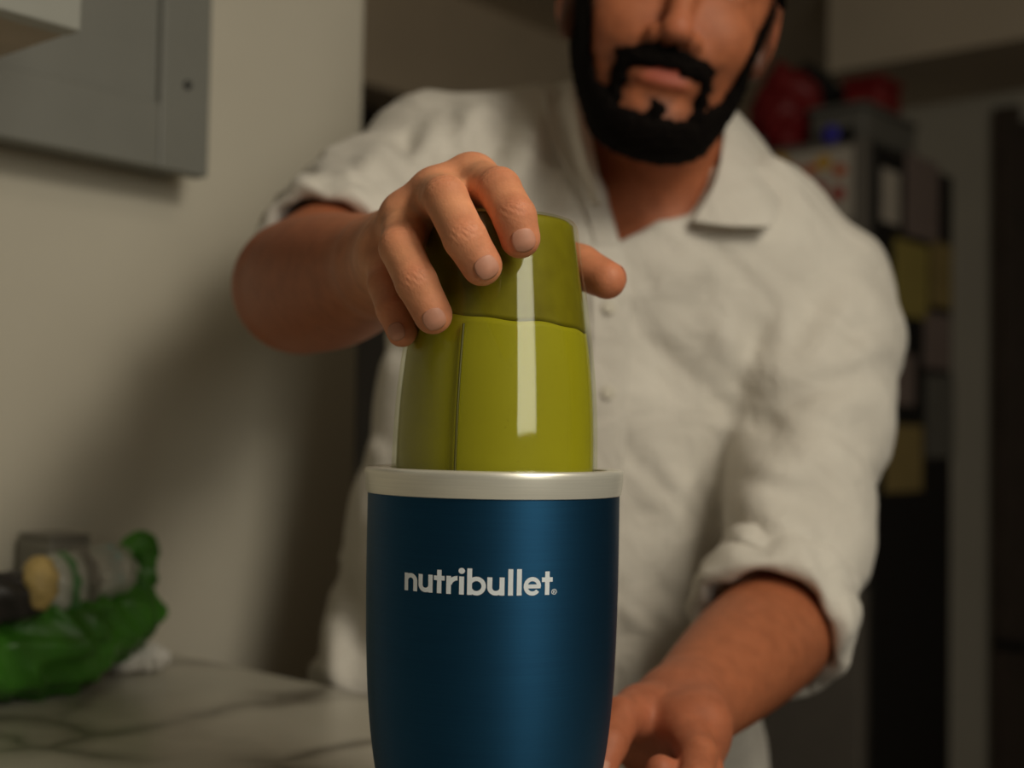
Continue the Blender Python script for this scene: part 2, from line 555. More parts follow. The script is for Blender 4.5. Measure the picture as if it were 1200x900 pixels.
def sheet(name, px0, px1, py0, py1, kind, mat, label, cat, group=None, th=0.003, off=0.0015):
    """a thin sheet stuck to the fridge, given by the pixel box it covers"""
    a = on_plane(px0, (py0 + py1) / 2, kind); b = on_plane(px1, (py0 + py1) / 2, kind)
    zt = on_plane((px0 + px1) / 2, py0, kind)[2]; z0 = on_plane((px0 + px1) / 2, py1, kind)[2]
    nrm = -U_ if kind == 'front' else V_
    c = (a + b) / 2; c[2] = (zt + z0) / 2
    ax = (b - a); ax[2] = 0; w_ = np.linalg.norm(ax); ax /= w_
    me = obox(c + nrm * (off + th / 2), ax, nrm, ZUP, w_, th, zt - z0)
    o = link(name, me, mat)
    if label: tag(o, label, cat, group)
    return o, c + nrm * (off + th), ax, nrm, w_, zt - z0

fl, c, ax, nrm, w_, h_ = sheet('food_flyer', 898, 1000, 178, 262, 'front', M['paper'], 'white flyer with orange and red food prints on the fridge door', 'flyer')
def disc(name, c, ax, nrm, x, z, r, mat, parent, th=0.0008, seg=20):
    vs = []
    for s in (0, th):
        for k in range(seg):
            a = 2 * PI * k / seg
            vs.append(c + ax * (x + r * math.cos(a)) + ZUP * (z + r * 0.85 * math.sin(a)) + nrm * s)
    fs = [tuple(range(seg)), tuple(range(2 * seg - 1, seg - 1, -1))] + [(k, (k + 1) % seg, seg + (k + 1) % seg, seg + k) for k in range(seg)]
    return link(name, fix_normals(mesh_from(vs, fs)), mat, parent)
for px, py, r, m in ((915, 190, .022, 'print_yellow'), (929, 202, .02, 'print_orange'), (950, 200, .016, 'print_orange'), (966, 191, .020, 'print_yellow'),
                   (985, 200, .017, 'print_orange'), (960, 221, .019, 'print_red'), (983, 227, .018, 'print_red'), (935, 226, .018, 'print_orange'), (912, 222, .018, 'print_red'), (958, 246, .018, 'print_orange')):
    q = on_plane(px, py, 'front') - c
    disc('food_print', c, ax, nrm, float(q @ ax), float(q[2]), r, M[m], fl)

def magnet(px, py, r, kind, mat, label):
    p = on_plane(px, py, kind)
    nrm = -U_ if kind == 'front' else V_
    axx = V_ if kind == 'front' else U_
    prof = [(0, 0), (r, 0), (r * 1.02, 0.006), (r * 0.8, 0.012), (0, 0.014)]
    me = lathe(prof, 24)
    o = link('fridge_magnet', me, mat)
    o.matrix_basis = Matrix(((axx[0], 0, nrm[0], p[0] + nrm[0] * .001), (axx[1], 0, nrm[1], p[1] + nrm[1] * .001), (0, 1, 0, p[2]), (0, 0, 0, 1)))
    tag(o, label, 'magnet', 'magnets on the fridge')
magnet(975, 158, 0.022, 'front', M['blue_magnet'], 'round blue magnet above the food flyer on the fridge')
magnet(994, 158, 0.018, 'front', M['black'], 'round black magnet just right of the blue magnet')
magnet(888, 172, 0.024, 'front', M['teal'], 'round teal magnet left of the food flyer')
SG = 'notes on the fridge side'
sheet('note', 1032, 1052, 200, 262, 'side', M['paper'], 'narrow white note at the top of the fridge side', 'note', SG)
sheet('note', 1060, 1098, 185, 280, 'side', M['paper_pink'], 'large pale picture note at the top of the fridge side', 'note', SG)
sheet('note', 1047, 1086, 284, 372, 'side', M['paper_yellow'], 'tall yellow note in the middle of the fridge side', 'note', SG)
sheet('note', 1090, 1114, 285, 360, 'side', M['paper_tan'], 'brown note right of the tall yellow note', 'note', SG)
sheet('note', 1082, 1112, 368, 432, 'side', M['paper_pink'], 'grey pink note below the brown note', 'note', SG)
sheet('note', 1048, 1070, 415, 475, 'side', M['paper_pink'], 'small grey note left of the grey pink note', 'note', SG)
sheet('note', 1036, 1079, 498, 576, 'side', M['paper_tan'], 'lowest tan yellow note alone on the fridge side', 'note', SG)
sheet('note', 1084, 1116, 440, 536, 'side', M['grey_plastic'], 'dark grey sheet right of the lowest tan note', 'note', SG)

# on top of the fridge
def onfridge(px, d):
    p = at(px, 300, d); return uv_of(p)
tb = link('storage_tray', rbox(uf + 0.03, uf + 0.32, vf - 0.155, vf - 0.012, ZF, ZF + 0.075, 0.012), M['grey_plastic'])
tag(tb, 'low grey storage tray on top of the fridge', 'tray')
link('lid', rbox(uf + 0.025, uf + 0.325, vf - 0.158, vf - 0.009, ZF + 0.0755, ZF + 0.09, 0.005), M['grey_plastic'], tb)
ub, vb = uf + 0.20, vf - 0.075
o = link('red_box', rbox(ub - 0.06, ub + 0.06, vb - 0.05, vb + 0.05, ZF + 0.091, ZF + 0.16, 0.012), M['red'])
tag(o, 'small red box standing on the grey tray', 'box')
link('lid', rbox(ub - 0.063, ub + 0.063, vb - 0.053, vb + 0.053, ZF + 0.1605, ZF + 0.178, 0.006), M['red'], o)


# ------------------------------------------------------------------ implicit-surface mesher
F32 = np.float32
def rc(a, b, ra, rb):
    a = np.asarray(a, F32); b = np.asarray(b, F32); ba = b - a; L2 = float(ba @ ba) + 1e-12
    def f(P):
        pa = P - a
        t_ = np.clip((pa @ ba) / F32(L2), 0, 1)
        q = pa - t_[..., None] * ba
        return np.sqrt(np.einsum('...i,...i', q, q)) - (F32(ra) + t_ * F32(rb - ra))
    return f
def fc(a, b, ra, rb, n, s):
    """capsule flattened along n (half thickness = s * radius)"""
    a = np.asarray(a, F32); b = np.asarray(b, F32); ba = b - a; L2 = float(ba @ ba) + 1e-12
    n = np.asarray(n, float); n = n - (n @ ba) * ba / L2; n = (n / np.linalg.norm(n)).astype(F32)
    def f(P):
        pa = P - a
        t_ = np.clip((pa @ ba) / F32(L2), 0, 1)
        q = pa - t_[..., None] * ba
        y = q @ n
        q2 = np.einsum('...i,...i', q, q)
        k0 = np.sqrt(np.maximum(q2 - y * y + (y / F32(s)) ** 2, 1e-12))
        k1 = np.sqrt(np.maximum(q2 - y * y + (y / F32(s * s)) ** 2, 1e-12))
        return (k0 - (F32(ra) + t_ * F32(rb - ra))) * k0 / k1
    return f
def el(c, r, A=None):
    c = np.asarray(c, F32); r = np.asarray(r, F32)
    A = None if A is None else np.asarray(A, F32)       # columns = axes
    def f(P):
        q = P - c
        if A is not None: q = q @ A
        a_ = q / r; k0 = np.sqrt(np.einsum('...i,...i', a_, a_))
        b_ = a_ / r; k1 = np.sqrt(np.einsum('...i,...i', b_, b_)) + F32(1e-9)
        return np.where(k0 < 1e-4, -r.min(), k0 * (k0 - 1) / k1)
    return f
def smin(a, b, k):
    h = np.maximum(k - np.abs(a - b), 0) / k
    return np.minimum(a, b) - h * h * k * F32(0.25)
def combine(D, d, op, k):
    k = F32(max(k, 1e-5))
    if op == 'u': return smin(D, d, k)
    if op == 's': return -smin(-D, d, k)
    return -smin(-D, -d, k)                               # 'i'
def field(ops, P):
    D = np.full(P.shape[:-1], 1.0, F32)
    for op, f, k in ops: D = combine(D, f(P), op, k)
    return D


def sdf_mesh(ops, lo, hi, vox, disp=None, pad=0.0):
    """surface nets on the blocks that the surface crosses"""
    B = 16
    lo = np.asarray(lo, float); hi = np.asarray(hi, float)
    nb = np.ceil((hi - lo) / (vox * B)).astype(int)
    ii = np.stack(np.meshgrid(*[np.arange(n) for n in nb], indexing='ij'), -1).reshape(-1, 3)
    cen = (lo + (ii + 0.5) * vox * B).astype(F32)
    hd = vox * B * 0.5 * math.sqrt(3)
    C = np.full(len(cen), 1.0, F32); vals = []
    for op, f, k in ops:
        v_ = f(cen); vals.append(v_); C = combine(C, v_, op, k)
    act = np.abs(C) < hd * 1.5 + pad
    ii = ii[act]
    g = np.arange(B + 1) * vox
    loc = np.stack(np.meshgrid(g, g, g, indexing='ij'), -1).reshape(-1, 3)
    base = lo + ii * vox * B
    n3 = (B + 1) ** 3
    D = np.full((len(ii), n3), 1.0, F32)
    for (op, f, k), v_ in zip(ops, vals):
        v_ = v_[act]
        sel = np.nonzero(v_ < hd * 2.2 + k + 0.02)[0] if op != 'i' else np.arange(len(ii))
        for s in range(0, len(sel), 500):
            q = sel[s:s + 500]
            P = (base[q][:, None, :] + loc[None]).astype(F32)
            D[q] = combine(D[q], f(P), op, k)
    if disp is not None:
        for s in range(0, len(ii), 500):
            P = (base[s:s + 500][:, None, :] + loc[None]).astype(F32)
            D[s:s + 500] += disp(P)
    D = D.reshape(len(ii), B + 1, B + 1, B + 1)
    S = D < 0
    # cells with a sign change
    cnt = np.zeros((len(ii), B, B, B), np.int8)
    for dx in (0, 1):
        for dy in (0, 1):
            for dz in (0, 1):
                cnt += S[:, dx:dx + B, dy:dy + B, dz:dz + B]
    cb, cx, cy, cz = np.nonzero((cnt > 0) & (cnt < 8))
    corners = [(0, 0, 0), (1, 0, 0), (0, 1, 0), (1, 1, 0), (0, 0, 1), (1, 0, 1), (0, 1, 1), (1, 1, 1)]
    cv = [D[cb, cx + a, cy + b, cz + c] for a, b, c in corners]
    acc = np.zeros((len(cb), 3)); num = np.zeros(len(cb))
    for i in range(8):
        for j in range(i + 1, 8):
            if sum(abs(corners[i][q] - corners[j][q]) for q in range(3)) != 1: continue
            x = (cv[i] < 0) != (cv[j] < 0)
            t_ = np.where(x, cv[i] / np.where(x, cv[i] - cv[j], 1), 0)
            p = np.array(corners[i])[None] + t_[:, None] * (np.array(corners[j]) - np.array(corners[i]))[None]
            acc += np.where(x[:, None], p, 0); num += x
    gi = ii[cb] * B + np.stack([cx, cy, cz], -1)
    V = lo + (gi + acc / num[:, None]) * vox
    N = nb * B + 2
    key = ((gi[:, 0] + 1) * N[1] + gi[:, 1] + 1) * N[2] + gi[:, 2] + 1
    order = np.argsort(key); ks = key[order]; V = V[order]; gi = gi[order]
    step = (N[1] * N[2], N[2], 1)
    c0 = cv[0][order]; quads = []
    for ax_, (ci, a1, a2) in enumerate(((1, 1, 2), (2, 2, 0), (4, 0, 1))):
        c1 = cv[ci][order]
        x = np.nonzero((c0 < 0) != (c1 < 0))[0]
        k0 = ks[x]
        kk = [k0, k0 - step[a1], k0 - step[a1] - step[a2], k0 - step[a2]]
        idx = [np.clip(np.searchsorted(ks, q), 0, len(ks) - 1) for q in kk]
        ok = np.ones(len(x), bool)
        for q, i_ in zip(kk, idx): ok &= ks[i_] == q
        Q = np.stack(idx, -1)[ok]
        flip = (c0[x] >= 0)[ok]
        Q[flip] = Q[flip][:, ::-1]
        quads.append(Q)
    return V, np.concatenate(quads)


def relax(V, Q, it=2, lam=0.5):
    n = len(V)
    e = np.concatenate([Q[:, [0, 1]], Q[:, [1, 2]], Q[:, [2, 3]], Q[:, [3, 0]]])
    deg = np.bincount(e[:, 0], minlength=n) + np.bincount(e[:, 1], minlength=n)
    for s in range(it):
        for l_ in (lam, -lam * 1.02):
            A = np.stack([np.bincount(e[:, 0], V[e[:, 1], c], n) + np.bincount(e[:, 1], V[e[:, 0], c], n) for c in range(3)], -1)
            V = V + l_ * (A / np.maximum(deg, 1)[:, None] - V)
    return V


def unit(v):
    v = np.asarray(v, float)
    return v / (np.linalg.norm(v) + 1e-12)

# ------------------------------------------------------------------ blender
BX = at(579, 565, 0.65)                    # axis of the machine at the ring
BASE = np.array([BX[0], BX[1], ZC])
RZ = float(at(579, 548, 0.65)[2])          # top of the silver ring, seen at its side
mmpx = 0.65 / FPX
K = mmpx * 0.995                           # metres for one pixel of outline
def zpx(y, x=579): return float(at(x, y, 0.65)[2]) - ZC

blender_o = empty('countertop_blender', BASE)
tag(blender_o, 'dark blue metal blender base with silver ring and white lettering', 'blender')
zr = RZ - ZC
def put(name, me, mat, parent, loc=None):
    o = bpy.data.objects.new(name, me); COL.objects.link(o)
    me.materials.append(mat); o.parent = parent
    if loc is not None: o.location = loc
    return o
zt = zr - 0.0118
hprof = [(90, 990), (112, 975), (122, 945), (131, 905), (138.5, 860), (143.5, 805), (146, 750), (147.3, 690), (147.6, 640), (147.6, 589)]
prof_h = [(r * K, max(zpx(y), 0.012)) for r, y in hprof]
prof_h[-1] = (147.6 * K, zt)
def rad_at(z):
    zs_ = [p[1] for p in prof_h]; rs_ = [p[0] for p in prof_h]
    return float(np.interp(z, zs_, rs_))
# smooth profile: resample with a spline-like interpolation
zz = np.linspace(prof_h[1][1], zt, 40)
prof2 = [(0.0, 0.008), (prof_h[0][0] * 0.97, 0.008), (prof_h[0][0] * 1.06, 0.011)] + [(rad_at(z), z) for z in zz] + [(146.0 * K, zt), (0.10 * K, zt)]
# light smoothing of the radius column
rr = np.array([p[0] for p in prof2[3:-2]])
for _ in range(6): rr[1:-1] = (rr[:-2] + rr[1:-1] * 2 + rr[2:]) / 4
prof2 = prof2[:3] + [(float(r), float(z)) for r, z in zip(rr, zz)] + prof2[-2:]
def rad_h(z): return float(np.interp(z, zz, rr))
hs = put('housing', lathe(prof2, 160), M['blue'], blender_o); smooth_by_angle(hs, 50)
# silver ring
ro, ri = 150.5 * K, 131 * K
rp = [(147.2 * K, zt - 0.0012), (149.2 * K, zt - 0.0008), (150.0 * K, zt + 0.001), (151.6 * K, zt + 0.0082), (151.8 * K, zt + 0.0096), (151.0 * K, zt + 0.0110), (149.4 * K, zt + 0.0116),
      (140 * K, zt + 0.0118), (133 * K, zt + 0.0112), (131 * K, zt + 0.0098), (130 * K, zt + 0.004), (130 * K, zt - 0.001)]
rg = put('silver_ring', lathe(rp, 160, True), M['silver'], blender_o); smooth_by_angle(rg, 40)
put('inner_collar', lathe([(129.8 * K, zt + 0.009), (129.8 * K, zt + 0.0015), (0.0001, zt + 0.0015)], 96), M['rubber'], blender_o)
put('foot_ring', lathe([(0.0, 0.0), (84 * K, 0.0), (88 * K, 0.004), (88 * K, 0.009), (0.0, 0.009)], 96), M['rubber'], blender_o)

# lettering on the housing: glyphs drawn as strips in millimetre-like units, wrapped on the surface
PXV = 0.586 / FPX                           # metres for one pixel of height on the near side
RPX = 147.0
def arc_s(px):
    """arc length, in pixels of the outline, of the point of the cylinder seen at a pixel column"""
    r_ = RPX * K; off = px - 574.5
    a0, a1 = -1.3, 1.3
    for _ in range(50):
        am = (a0 + a1) / 2
        if FPX * r_ * math.sin(am) / (0.65 - r_ * math.cos(am)) < off: a0 = am
        else: a1 = am
    return a0 * RPX
class Glyph:
    def __init__(self): self.q = []
    def rect(self, x0, x1, y0, y1):
        n = max(1, int((x1 - x0) / 1.5))
        for k in range(n):
            a, b = x0 + (x1 - x0) * k / n, x0 + (x1 - x0) * (k + 1) / n
            self.q.append(((a, y0), (b, y0), (b, y1), (a, y1)))
    def arc(self, cx, cy, ro_, ri_, a0, a1, sx=1.0):
        n = max(6, int(abs(a1 - a0) / 9))
        for k in range(n):
            t0 = math.radians(a0 + (a1 - a0) * k / n); t1 = math.radians(a0 + (a1 - a0) * (k + 1) / n)
            self.q.append(((cx + ro_ * sx * math.cos(t0), cy + ro_ * math.sin(t0)), (cx + ro_ * sx * math.cos(t1), cy + ro_ * math.sin(t1)),
                           (cx + ri_ * sx * math.cos(t1), cy + ri_ * math.sin(t1)), (cx + ri_ * sx * math.cos(t0), cy + ri_ * math.sin(t0))))
XH, AH, SW = 21.0, 30.8, 5.2
def glyph(ch, w):
    g = Glyph(); r = w / 2
    if ch == 'n':
        g.rect(0, SW, 0, XH); g.arc(r, XH - r, r, r - SW, 0, 165); g.rect(w - SW, w, 0, XH - r)
    elif ch == 'u':
        g.rect(w - SW, w, 0, XH); g.arc(r, r, r, r - SW, 180, 345); g.rect(0, SW, r, XH)
    elif ch == 't':
        c = w / 2; g.rect(c - SW / 2, c + SW / 2, 0, 27.5); g.rect(0, w, 15.2, 20.6)
    elif ch == 'r':
        g.rect(0, SW, 0, XH); q = w * 0.92; g.arc(w, XH - q + 0.4, q, q - SW, 90, 172)
    elif ch == 'i':
        g.rect(w / 2 - SW / 2, w / 2 + SW / 2, 0, XH); g.arc(w / 2, 27.6, 3.5, 0.0, 0, 360)
    elif ch == 'b':
        g.rect(0, SW, 0, AH); q = 10.9; g.arc(w / 2, XH / 2, q, q - SW * 0.98, 0, 360, w / (2 * q))
    elif ch == 'l':
        g.rect(w / 2 - SW / 2, w / 2 + SW / 2, 0, AH)
    elif ch == 'e':
        q = 10.9; sx = w / (2 * q)
        g.arc(w / 2, XH / 2, q, q - SW * 0.95, -3, 322, sx); g.rect(w / 2 - 6.5, w - 0.4, XH / 2 - 2.5, XH / 2 + 2.2)
    elif ch == 'R':
        q = 3.3; g.arc(w / 2, q, q, q - 0.75, 0, 360); g.rect(w / 2 - 1.3, w / 2 - 0.5, 1.6, 5.0); g.arc(w / 2 - 0.1, 4.0, 1.1, 0.4, -90, 90)
        g.q.append(((w / 2 - 0.2, 3.2), (w / 2 + 0.5, 3.2), (w / 2 + 1.5, 1.6), (w / 2 + 0.7, 1.6)))
    return g.q
zbase = zpx(697.5) + 0.0005
# base line height on the near side of the cylinder
pn = at(578, 697.0, 0.587); zbase = float(pn[2]) - ZC
spec = [('n', 474.2, 489.0), ('u', 490.6, 507.0), ('t', 508.6, 521.0), ('r', 523.1, 536.0), ('i', 537.3, 544.4), ('b', 547.3, 569.2), ('u', 570.8, 590.8),
        ('l', 594.5, 601.2), ('l', 604.6, 611.2), ('e', 613.0, 633.0), ('t', 634.0, 646.4), ('R', 645.2, 651.4)]
for ch, x0, x1 in spec:
    s0, s1 = arc_s(x0), arc_s(x1)
    vs, fs = [], []
    for q in glyph(ch, s1 - s0):
        i0 = len(vs)
        for (x, y) in q:
            z = zbase + y * PXV
            a = (s0 + x) / RPX
            r_ = rad_h(z) + 0.00018
            vs.append((r_ * math.sin(a), -r_ * math.cos(a), z))
        fs.append((i0, i0 + 1, i0 + 2, i0 + 3))
    me = mesh_from(vs, fs)
    lo_ = put('letter', me, M['logo'], hs)
    lo_['label'] = 'registered trademark sign' if ch == 'R' else 'pale grey letter ' + ch

# cup: clear plastic shell turned upside down over the base, slightly leaning
LEAN = math.radians(0.75)
cup_o = empty('blender_cup', BASE + np.array([0, 0, zt + 0.004]))
tag(cup_o, 'clear plastic blender cup standing upside down on the base', 'cup')
cup_o.rotation_euler = (0, LEAN, 0)
cz0 = zt + 0.004
def cz(y): return zpx(y, 585) - cz0
cp = [(121.0, 575), (121.0, 552), (120.6, 520), (119.3, 481), (116.2, 443), (112.0, 407), (106.8, 370), (100.6, 330), (95.0, 295), (90.0, 266)]
cy_ = np.array([cz(y) for _, y in cp]); cr_ = np.array([r for r, _ in cp]) * K
order_ = np.argsort(cy_); cy_, cr_ = cy_[order_], cr_[order_]
zc_ = np.linspace(cy_[0], cy_[-1], 36); rc_ = np.interp(zc_, cy_, cr_)
for _ in range(8): rc_[1:-1] = (rc_[:-2] + 2 * rc_[1:-1] + rc_[2:]) / 4
ztop = zc_[-1] + 0.0042
topc = [(rc_[-1] - 0.0007, zc_[-1] + 0.0018), (rc_[-1] - 0.0020, zc_[-1] + 0.0034), (rc_[-1] - 0.0042, ztop), (rc_[-1] - 0.008, ztop - 0.0006), (rc_[-1] - 0.012, ztop - 0.0030), (0.0, ztop - 0.0034)]
inner_top = [(0.0, ztop - 0.0044), (rc_[-1] - 0.0125, ztop - 0.0041), (rc_[-1] - 0.0083, ztop - 0.0020), (rc_[-1] - 0.0045, ztop - 0.0012), (rc_[-1] - 0.0024, zc_[-1] + 0.0014)]
TH = 0.0020
shell = [(r, z) for r, z in zip(rc_, zc_)] + topc + inner_top + [(r - TH, z) for r, z in zip(rc_[::-1][1:], zc_[::-1][1:])]
sh = put('shell', lathe(shell, 160, True), M['clear'], cup_o)
def rin(z, off): return float(np.interp(z, zc_, rc_)) - off
# grip ribs moulded on the inside of the cup
def rib(az, w_):
    vs, fs = [], []
    n = 30; hz = np.linspace(zc_[2], float(cz(388)), n)
    for i, z in enumerate(hz):
        r1 = rin(z, -0.0005)
        for s in (-1, 0, 1):
            a = az + s * w_ / r1
            rr_ = r1 if s == 0 else r1 - 0.0009
            vs.append((rr_ * math.sin(a), -rr_ * math.cos(a), z))
        vs.append(((r1 - 0.0016) * math.sin(az), -(r1 - 0.0016) * math.cos(az), z))
    for i in range(n - 1):
        a_ = 4 * i; b_ = a_ + 4
        fs += [(a_, a_ + 1, b_ + 1, b_), (a_ + 1, a_ + 2, b_ + 2, b_ + 1), (a_ + 2, a_ + 3, b_ + 3, b_ + 2), (a_ + 3, a_, b_, b_ + 3)]
    return fix_normals(mesh_from(vs, fs, True))
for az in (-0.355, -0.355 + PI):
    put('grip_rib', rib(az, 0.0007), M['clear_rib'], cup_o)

# contents: liquid up to the line, a film of smoothie on the wall above it
zl = float(cz(381)); OFF = TH + 0.0003
sm_o = empty('green_smoothie', BASE + np.array([0, 0, cz0]))
sm_o.rotation_euler = (0, LEAN, 0)
tag(sm_o, 'thick green smoothie filling the clear cup', 'smoothie')
zq = np.linspace(zc_[0] + 0.001, zl, 30)
liq = put('liquid', lathe([(0.0, zq[0])] + [(rin(z, OFF), z) for z in zq] + [(0.0, zl)], 128), M['smoothie'], sm_o)
zq = np.linspace(zl + 0.0002, zc_[-1] - 0.0012, 24)
ft = [(rc_[-1] - 0.0026, zc_[-1] + 0.0012), (rc_[-1] - 0.0048, zc_[-1] + 0.0030), (rc_[-1] - 0.0085, ztop - 0.0024), (rc_[-1] - 0.0125, ztop - 0.0044), (0.0, ztop - 0.0047)]
flm = put('foam_film', lathe([(0.0, zl + 0.0002)] + [(rin(z, OFF), z) for z in zq] + ft, 128), M['residue'], sm_o)

# the level is a little uneven and lower on the viewer's right
for ob in (liq, flm):
    for v_ in ob.data.vertices:
        w_ = max(0.0, 1 - abs(v_.co.z - zl) / 0.012)
        a = math.atan2(v_.co.y, v_.co.x)
        v_.co.z += w_ * (-0.065 * v_.co.x + 0.0006 * math.sin(5 * a) + 0.0004 * math.sin(11 * a + 1))

# ------------------------------------------------------------------ person
# head frame: x to the viewer's right, y out of the face, z up the head
ROLLH = math.radians(11.5); PITCHH = math.radians(9)
_uh = np.array([math.sin(ROLLH), 0, math.cos(ROLLH)]); _fh = np.array([0.03, -1.0, 0.0]); _fh = unit(_fh - (_fh @ _uh) * _uh)
HF = unit(math.cos(PITCHH) * _fh - math.sin(PITCHH) * _uh)
HU = unit(math.cos(PITCHH) * _uh + math.sin(PITCHH) * _fh)
HR = np.cross(HU, -HF) * -1.0
HR = unit(np.cross(HF, HU))
if HR[0] < 0: HR = -HR
HM = np.stack([HR, HF, HU], 1)             # columns: axes
MOUTH = at(780, 86, 0.985)
H0 = MOUTH - HM @ np.array([0, 0.094, -0.068])
def hp(x, y, z): return H0 + HM @ np.array([x, y, z], float)
def to_head(P): return (P - H0.astype(F32)) @ HM.astype(F32)

def rel(c, r, rot=None): return el(hp(*c), r, HM if rot is None else HM @ rot)
def rrc(a, b, ra, rb): return rc(hp(*a), hp(*b), ra, rb)

head_ops = [
    ('u', rel((0, -.012, .035), (.077, .098, .086)), .01),
    ('u', rel((0, .022, -.035), (.063, .066, .082)), .03),
    ('u', rrc((0, .03, -.06), (0, .058, -.098), .040, .026), .03),
]
for s in (-1, 1):
    head_ops += [
        ('u', rrc((s * .052, -.002, -.055), (s * .022, .060, -.100), .020, .018), .025),
        ('u', rel((s * .040, .056, -.030), (.024, .024, .022)), .025),
        ('u', rrc((s * .048, .058, .030), (s * .010, .078, .026), .013, .012), .018),
        ('u', rel((s * .060, .012, .0), (.016, .03, .03)), .02),
    ]
for s in (-1, 1):
    head_ops += [
        ('s', rel((s * .032, .094, .012), (.017, .013, .0105)), .012),
        ('u', rrc((s * .019, .080, .0145), (s * .046, .071, .0155), .0055, .005), .004),
        ('u', rrc((s * .020, .079, .0015), (s * .045, .070, .0015), .005, .0048), .004),
    ]
head_ops += [
    ('u', rrc((0, .082, .018), (0, .107, -.034), .0075, .0105), .012),
    ('u', rel((0, .107, -.038), (.011, .009, .009)), .008),
]
for s in (-1, 1):
    head_ops += [
        ('u', rel((s * .0135, .094, -.041), (.0085, .011, .0085)), .006),
        ('s', rel((s * .0075, .101, -.0495), (.004, .005, .004)), .003),
    ]
head_ops += [
    ('u', rel((0, .082, -.064), (.032, .015, .022)), .014),
    ('u', rel((0, .0915, -.0625), (.025, .0075, .0055)), .004),
    ('u', rel((0, .0915, -.0745), (.021, .0080, .0062)), .004),
    ('s', rrc((-.022, .0985, -.0672), (.022, .0985, -.0672), .0016, .0016), .003),
    ('u', rel((0, .076, -.104), (.022, .016, .015)), .016),
]
for s in (-1, 1):
    rot = np.array([[math.cos(s * .35), -math.sin(s * .35), 0], [math.sin(s * .35), math.cos(s * .35), 0], [0, 0, 1]])
    head_ops += [
        ('u', rel((s * .086, -.008, -.002), (.0072, .020, .033), rot), .008),
        ('u', rel((s * .081, .002, -.034), (.0075, .010, .012)), .008),
        ('s', rel((s * .095, .002, -.002), (.007, .009, .017), rot), .006),
    ]

# ---- arms, hands (pixel, pixel, depth)
FL = {}                                     # finger name -> list of joints for tinting and nails
def finger(ops, side, name, pts, rad, k=0.006):
    P = [at(*p) for p in pts]
    segs = [rc(P[i], P[i + 1], rad[i], rad[i + 1]) for i in range(len(P) - 1)]
    def chain(Q):
        d = segs[0](Q)
        for sg in segs[1:]: d = smin(d, sg(Q), F32(k * .3))
        return d
    a_ = P[0] * .45 + P[1] * .55
    ops.append(('u', rc(P[0], a_, rad[0] * .97, (rad[0] * .45 + rad[1] * .55) * .96), 0.008))      # root, melts into the palm
    ops.append(('u', chain, 0.0025))
    FL[(side, name)] = (P, rad)

right_ops, left_ops = [], []
def limb(ops, pts, radii, n, k=.012):
    """smoothly tapering limb along a curve"""
    A = np.array([at(*p) for p in pts]); t0 = np.linspace(0, 1, len(A)); tt = np.linspace(0, 1, n + 1)
    C_ = np.array([np.polyfit(t0, A[:, c], 2) for c in range(3)])
    P_ = np.stack([np.polyval(C_[c], tt) for c in range(3)], -1)
    r_ = np.polyval(np.polyfit(t0, radii, 3), tt)
    P_ = P_.astype(F32)
    rt = np.linspace(0, 1, 200); rv = np.polyval(np.polyfit(t0, radii, 3), rt)
    def f(Q):
        best = np.full(Q.shape[:-1], 1e3, F32); bt = np.zeros(Q.shape[:-1], F32)
        for i in range(n):
            ba = P_[i + 1] - P_[i]; pa = Q - P_[i]
            t_ = np.clip((pa @ ba) / F32(ba @ ba), 0, 1)
            q = pa - t_[..., None] * ba
            d2 = np.einsum('...i,...i', q, q)
            m = d2 < best
            best = np.where(m, d2, best); bt = np.where(m, (i + t_) / n, bt)
        return (np.sqrt(best) - np.interp(bt, rt, rv)).astype(F32)
    ops.append(('u', f, k))
# his right arm (viewer's left)
SH_R = at(505, 205, 1.21); EL_R = at(352, 336, .955); WR_R = at(447, 312, .748)
upn = np.array([0.25, 0.35, 1.0])
right_ops += [
    ('u', rc(SH_R, EL_R, .040, .048), .02),
]
limb(right_ops, [(352, 336, .955), (372, 333, .895), (397, 327, .84), (425, 319, .79), (449, 311, .745)], [.0462, .0475, .0440, .0365, .0290], 16)
mcp = {'index': (553, 214, .656), 'middle': (512, 231, .652), 'ring': (476, 258, .655), 'pinky': (455, 298, .665)}
wr_at = {'index': (470, 292, .738), 'middle': (458, 300, .735), 'ring': (449, 310, .735), 'pinky': (444, 324, .738)}
for n_ in mcp:
    r1 = {'index': .0125, 'middle': .0125, 'ring': .0115, 'pinky': .0105}[n_]
    right_ops.append(('u', rc(at(*wr_at[n_]), at(*mcp[n_]), .0160, r1 * .95), .014))
right_ops.append(('u', fc(at(462, 312, .735), at(520, 276, .680), .026, .024, upn, .75), .02))      # palm slab
right_ops.append(('u', rc(at(470, 318, .728), at(452, 300, .675), .017, .014), .016))   # outer palm edge
finger(right_ops, 'R', 'index', [mcp['index'], (585, 222, .613), (603, 254, .5990), (609.5, 279, .6005)], [.0118, .0106, .0102, .0096])
finger(right_ops, 'R', 'middle', [mcp['middle'], (522, 232, .608), (545, 279, .5945), (564.5, 311, .5975)], [.0118, .0107, .0103, .0097])
finger(right_ops, 'R', 'ring', [mcp['ring'], (469, 290, .617), (488, 331, .604), (507.5, 369, .6075)], [.0112, .0103, .0100, .0093])
finger(right_ops, 'R', 'pinky', [mcp['pinky'], (451, 333, .644), (460, 362, .633), (471, 389, .630)], [.0100, .0088, .0082, .0076])
# knuckle bumps
for n_, off in (('index', .0128), ('middle', .0130), ('ring', .0122), ('pinky', .0112)):
    right_ops.append(('u', rc(at(*mcp[n_]), at(*mcp[n_]) + np.array([0, 0, .0012]), off, off * .9), .01))
